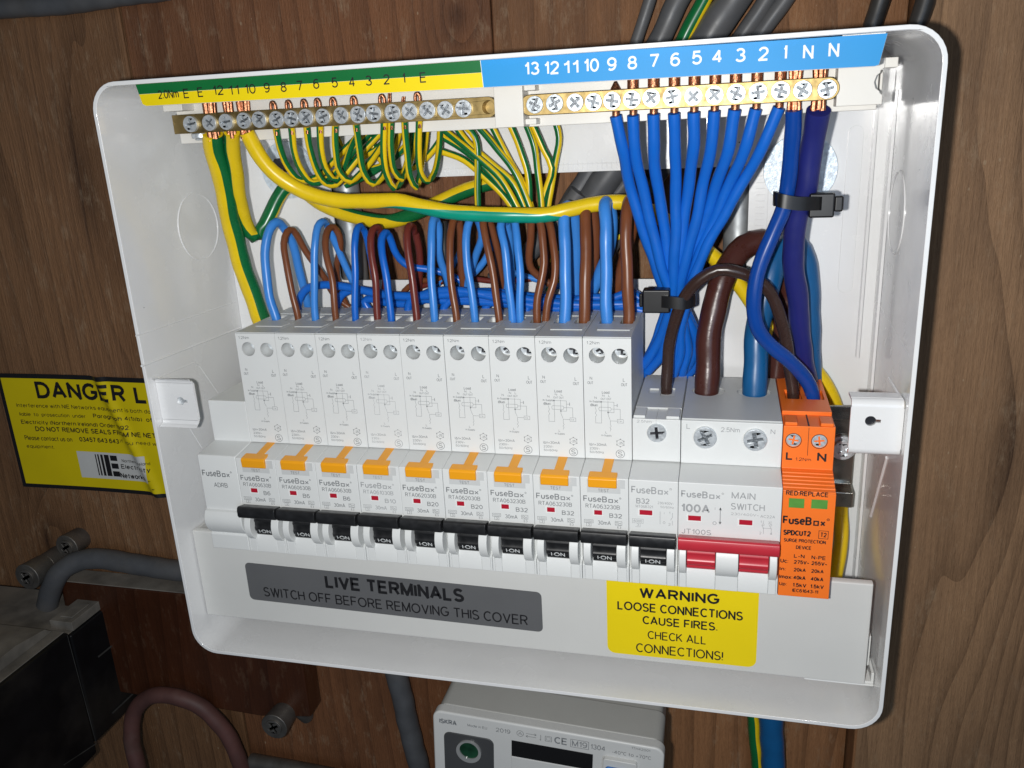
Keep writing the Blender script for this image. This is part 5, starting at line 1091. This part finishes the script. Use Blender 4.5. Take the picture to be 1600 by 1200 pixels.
def mtx(s, a, b, c, d, bold=0, rot=0): text(mb, s, a, b, c, d, 0, bold, put=lambda X, Z: (mp_(X, Z)[0], -.12, mp_(X, Z)[1]), rot=rot)
mtx('ISKRA', 3.2, 11.4, -6.2, -3.6, .04); mtx('Made in EU', 16.4, 25.4, -5.4, -4.0); mtx('2019', 29.4, 36.0, -5.6, -3.4); mtx('A', 39.4, 41.4, -5.2, -3.6); mtx('CE', 55.6, 61.4, -6.4, -2.8, .02); mtx('M19', 63.4, 70.0, -6.2, -3.2); mtx('1304', 71.4, 77.8, -6.0, -3.4); mtx('-40°C to +70°C', 80.6, 97.2, -6.4, -4.6); mtx('1TH42001', 88.8, 96.6, -2.4, -1.2)
mtx('kWh', 39.0, 42.2, -20.4, -19.0); mtx('T1', 44, 46.2, -20.4, -19.0); mtx('T2', 48, 50.4, -20.4, -19.0)
def ml_(pts, w_=.22):
    for (xa, za), (xb, zb) in zip(pts, pts[1:]):
        d = Vector((xb-xa, zb-za)); n_ = Vector((-d.y, d.x)).normalized()*w_/2
        mb.add([(mp_(xa+n_.x, za+n_.y)[0], -.12, mp_(xa+n_.x, za+n_.y)[1]), (mp_(xa-n_.x, za-n_.y)[0], -.12, mp_(xa-n_.x, za-n_.y)[1]), (mp_(xb-n_.x, zb-n_.y)[0], -.12, mp_(xb-n_.x, zb-n_.y)[1]), (mp_(xb+n_.x, zb+n_.y)[0], -.12, mp_(xb+n_.x, zb+n_.y)[1])], [(0, 1, 2, 3)])
ml_(circ(40.4, -4.4, 1.5, 18)+[(41.9, -4.4)]); ml_([(43, -3.8), (47.6, -3.8)]); ml_([(43, -5.2), (47.6, -5.2)]); ml_([(46.8, -3.2), (47.6, -3.8), (46.8, -4.3)]); ml_([(43.8, -4.7), (43, -5.2), (43.8, -5.8)])
ml_([(49.6, -3.2), (49.6, -6.2), (49.2, -5.6)]); ml_([(51.6, -6.0), (54.4, -6.0), (54.4, -3.4), (51.6, -3.4), (51.6, -6.0)]); ml_([(52.2, -5.4), (53.8, -5.4), (53.8, -4.0), (52.2, -4.0), (52.2, -5.4)], .15); ml_([(62.8, -6.7), (70.6, -6.7), (70.6, -2.7), (62.8, -2.7), (62.8, -6.7)])
mtx('MENU', 93.0, 98.4, -15.8, -14.2, 0, 90)
mb.build('lettering', INK, mt)

for ob in bpy.data.objects:
    for k in ('_o', '_r'):
        if k in ob: del ob[k]
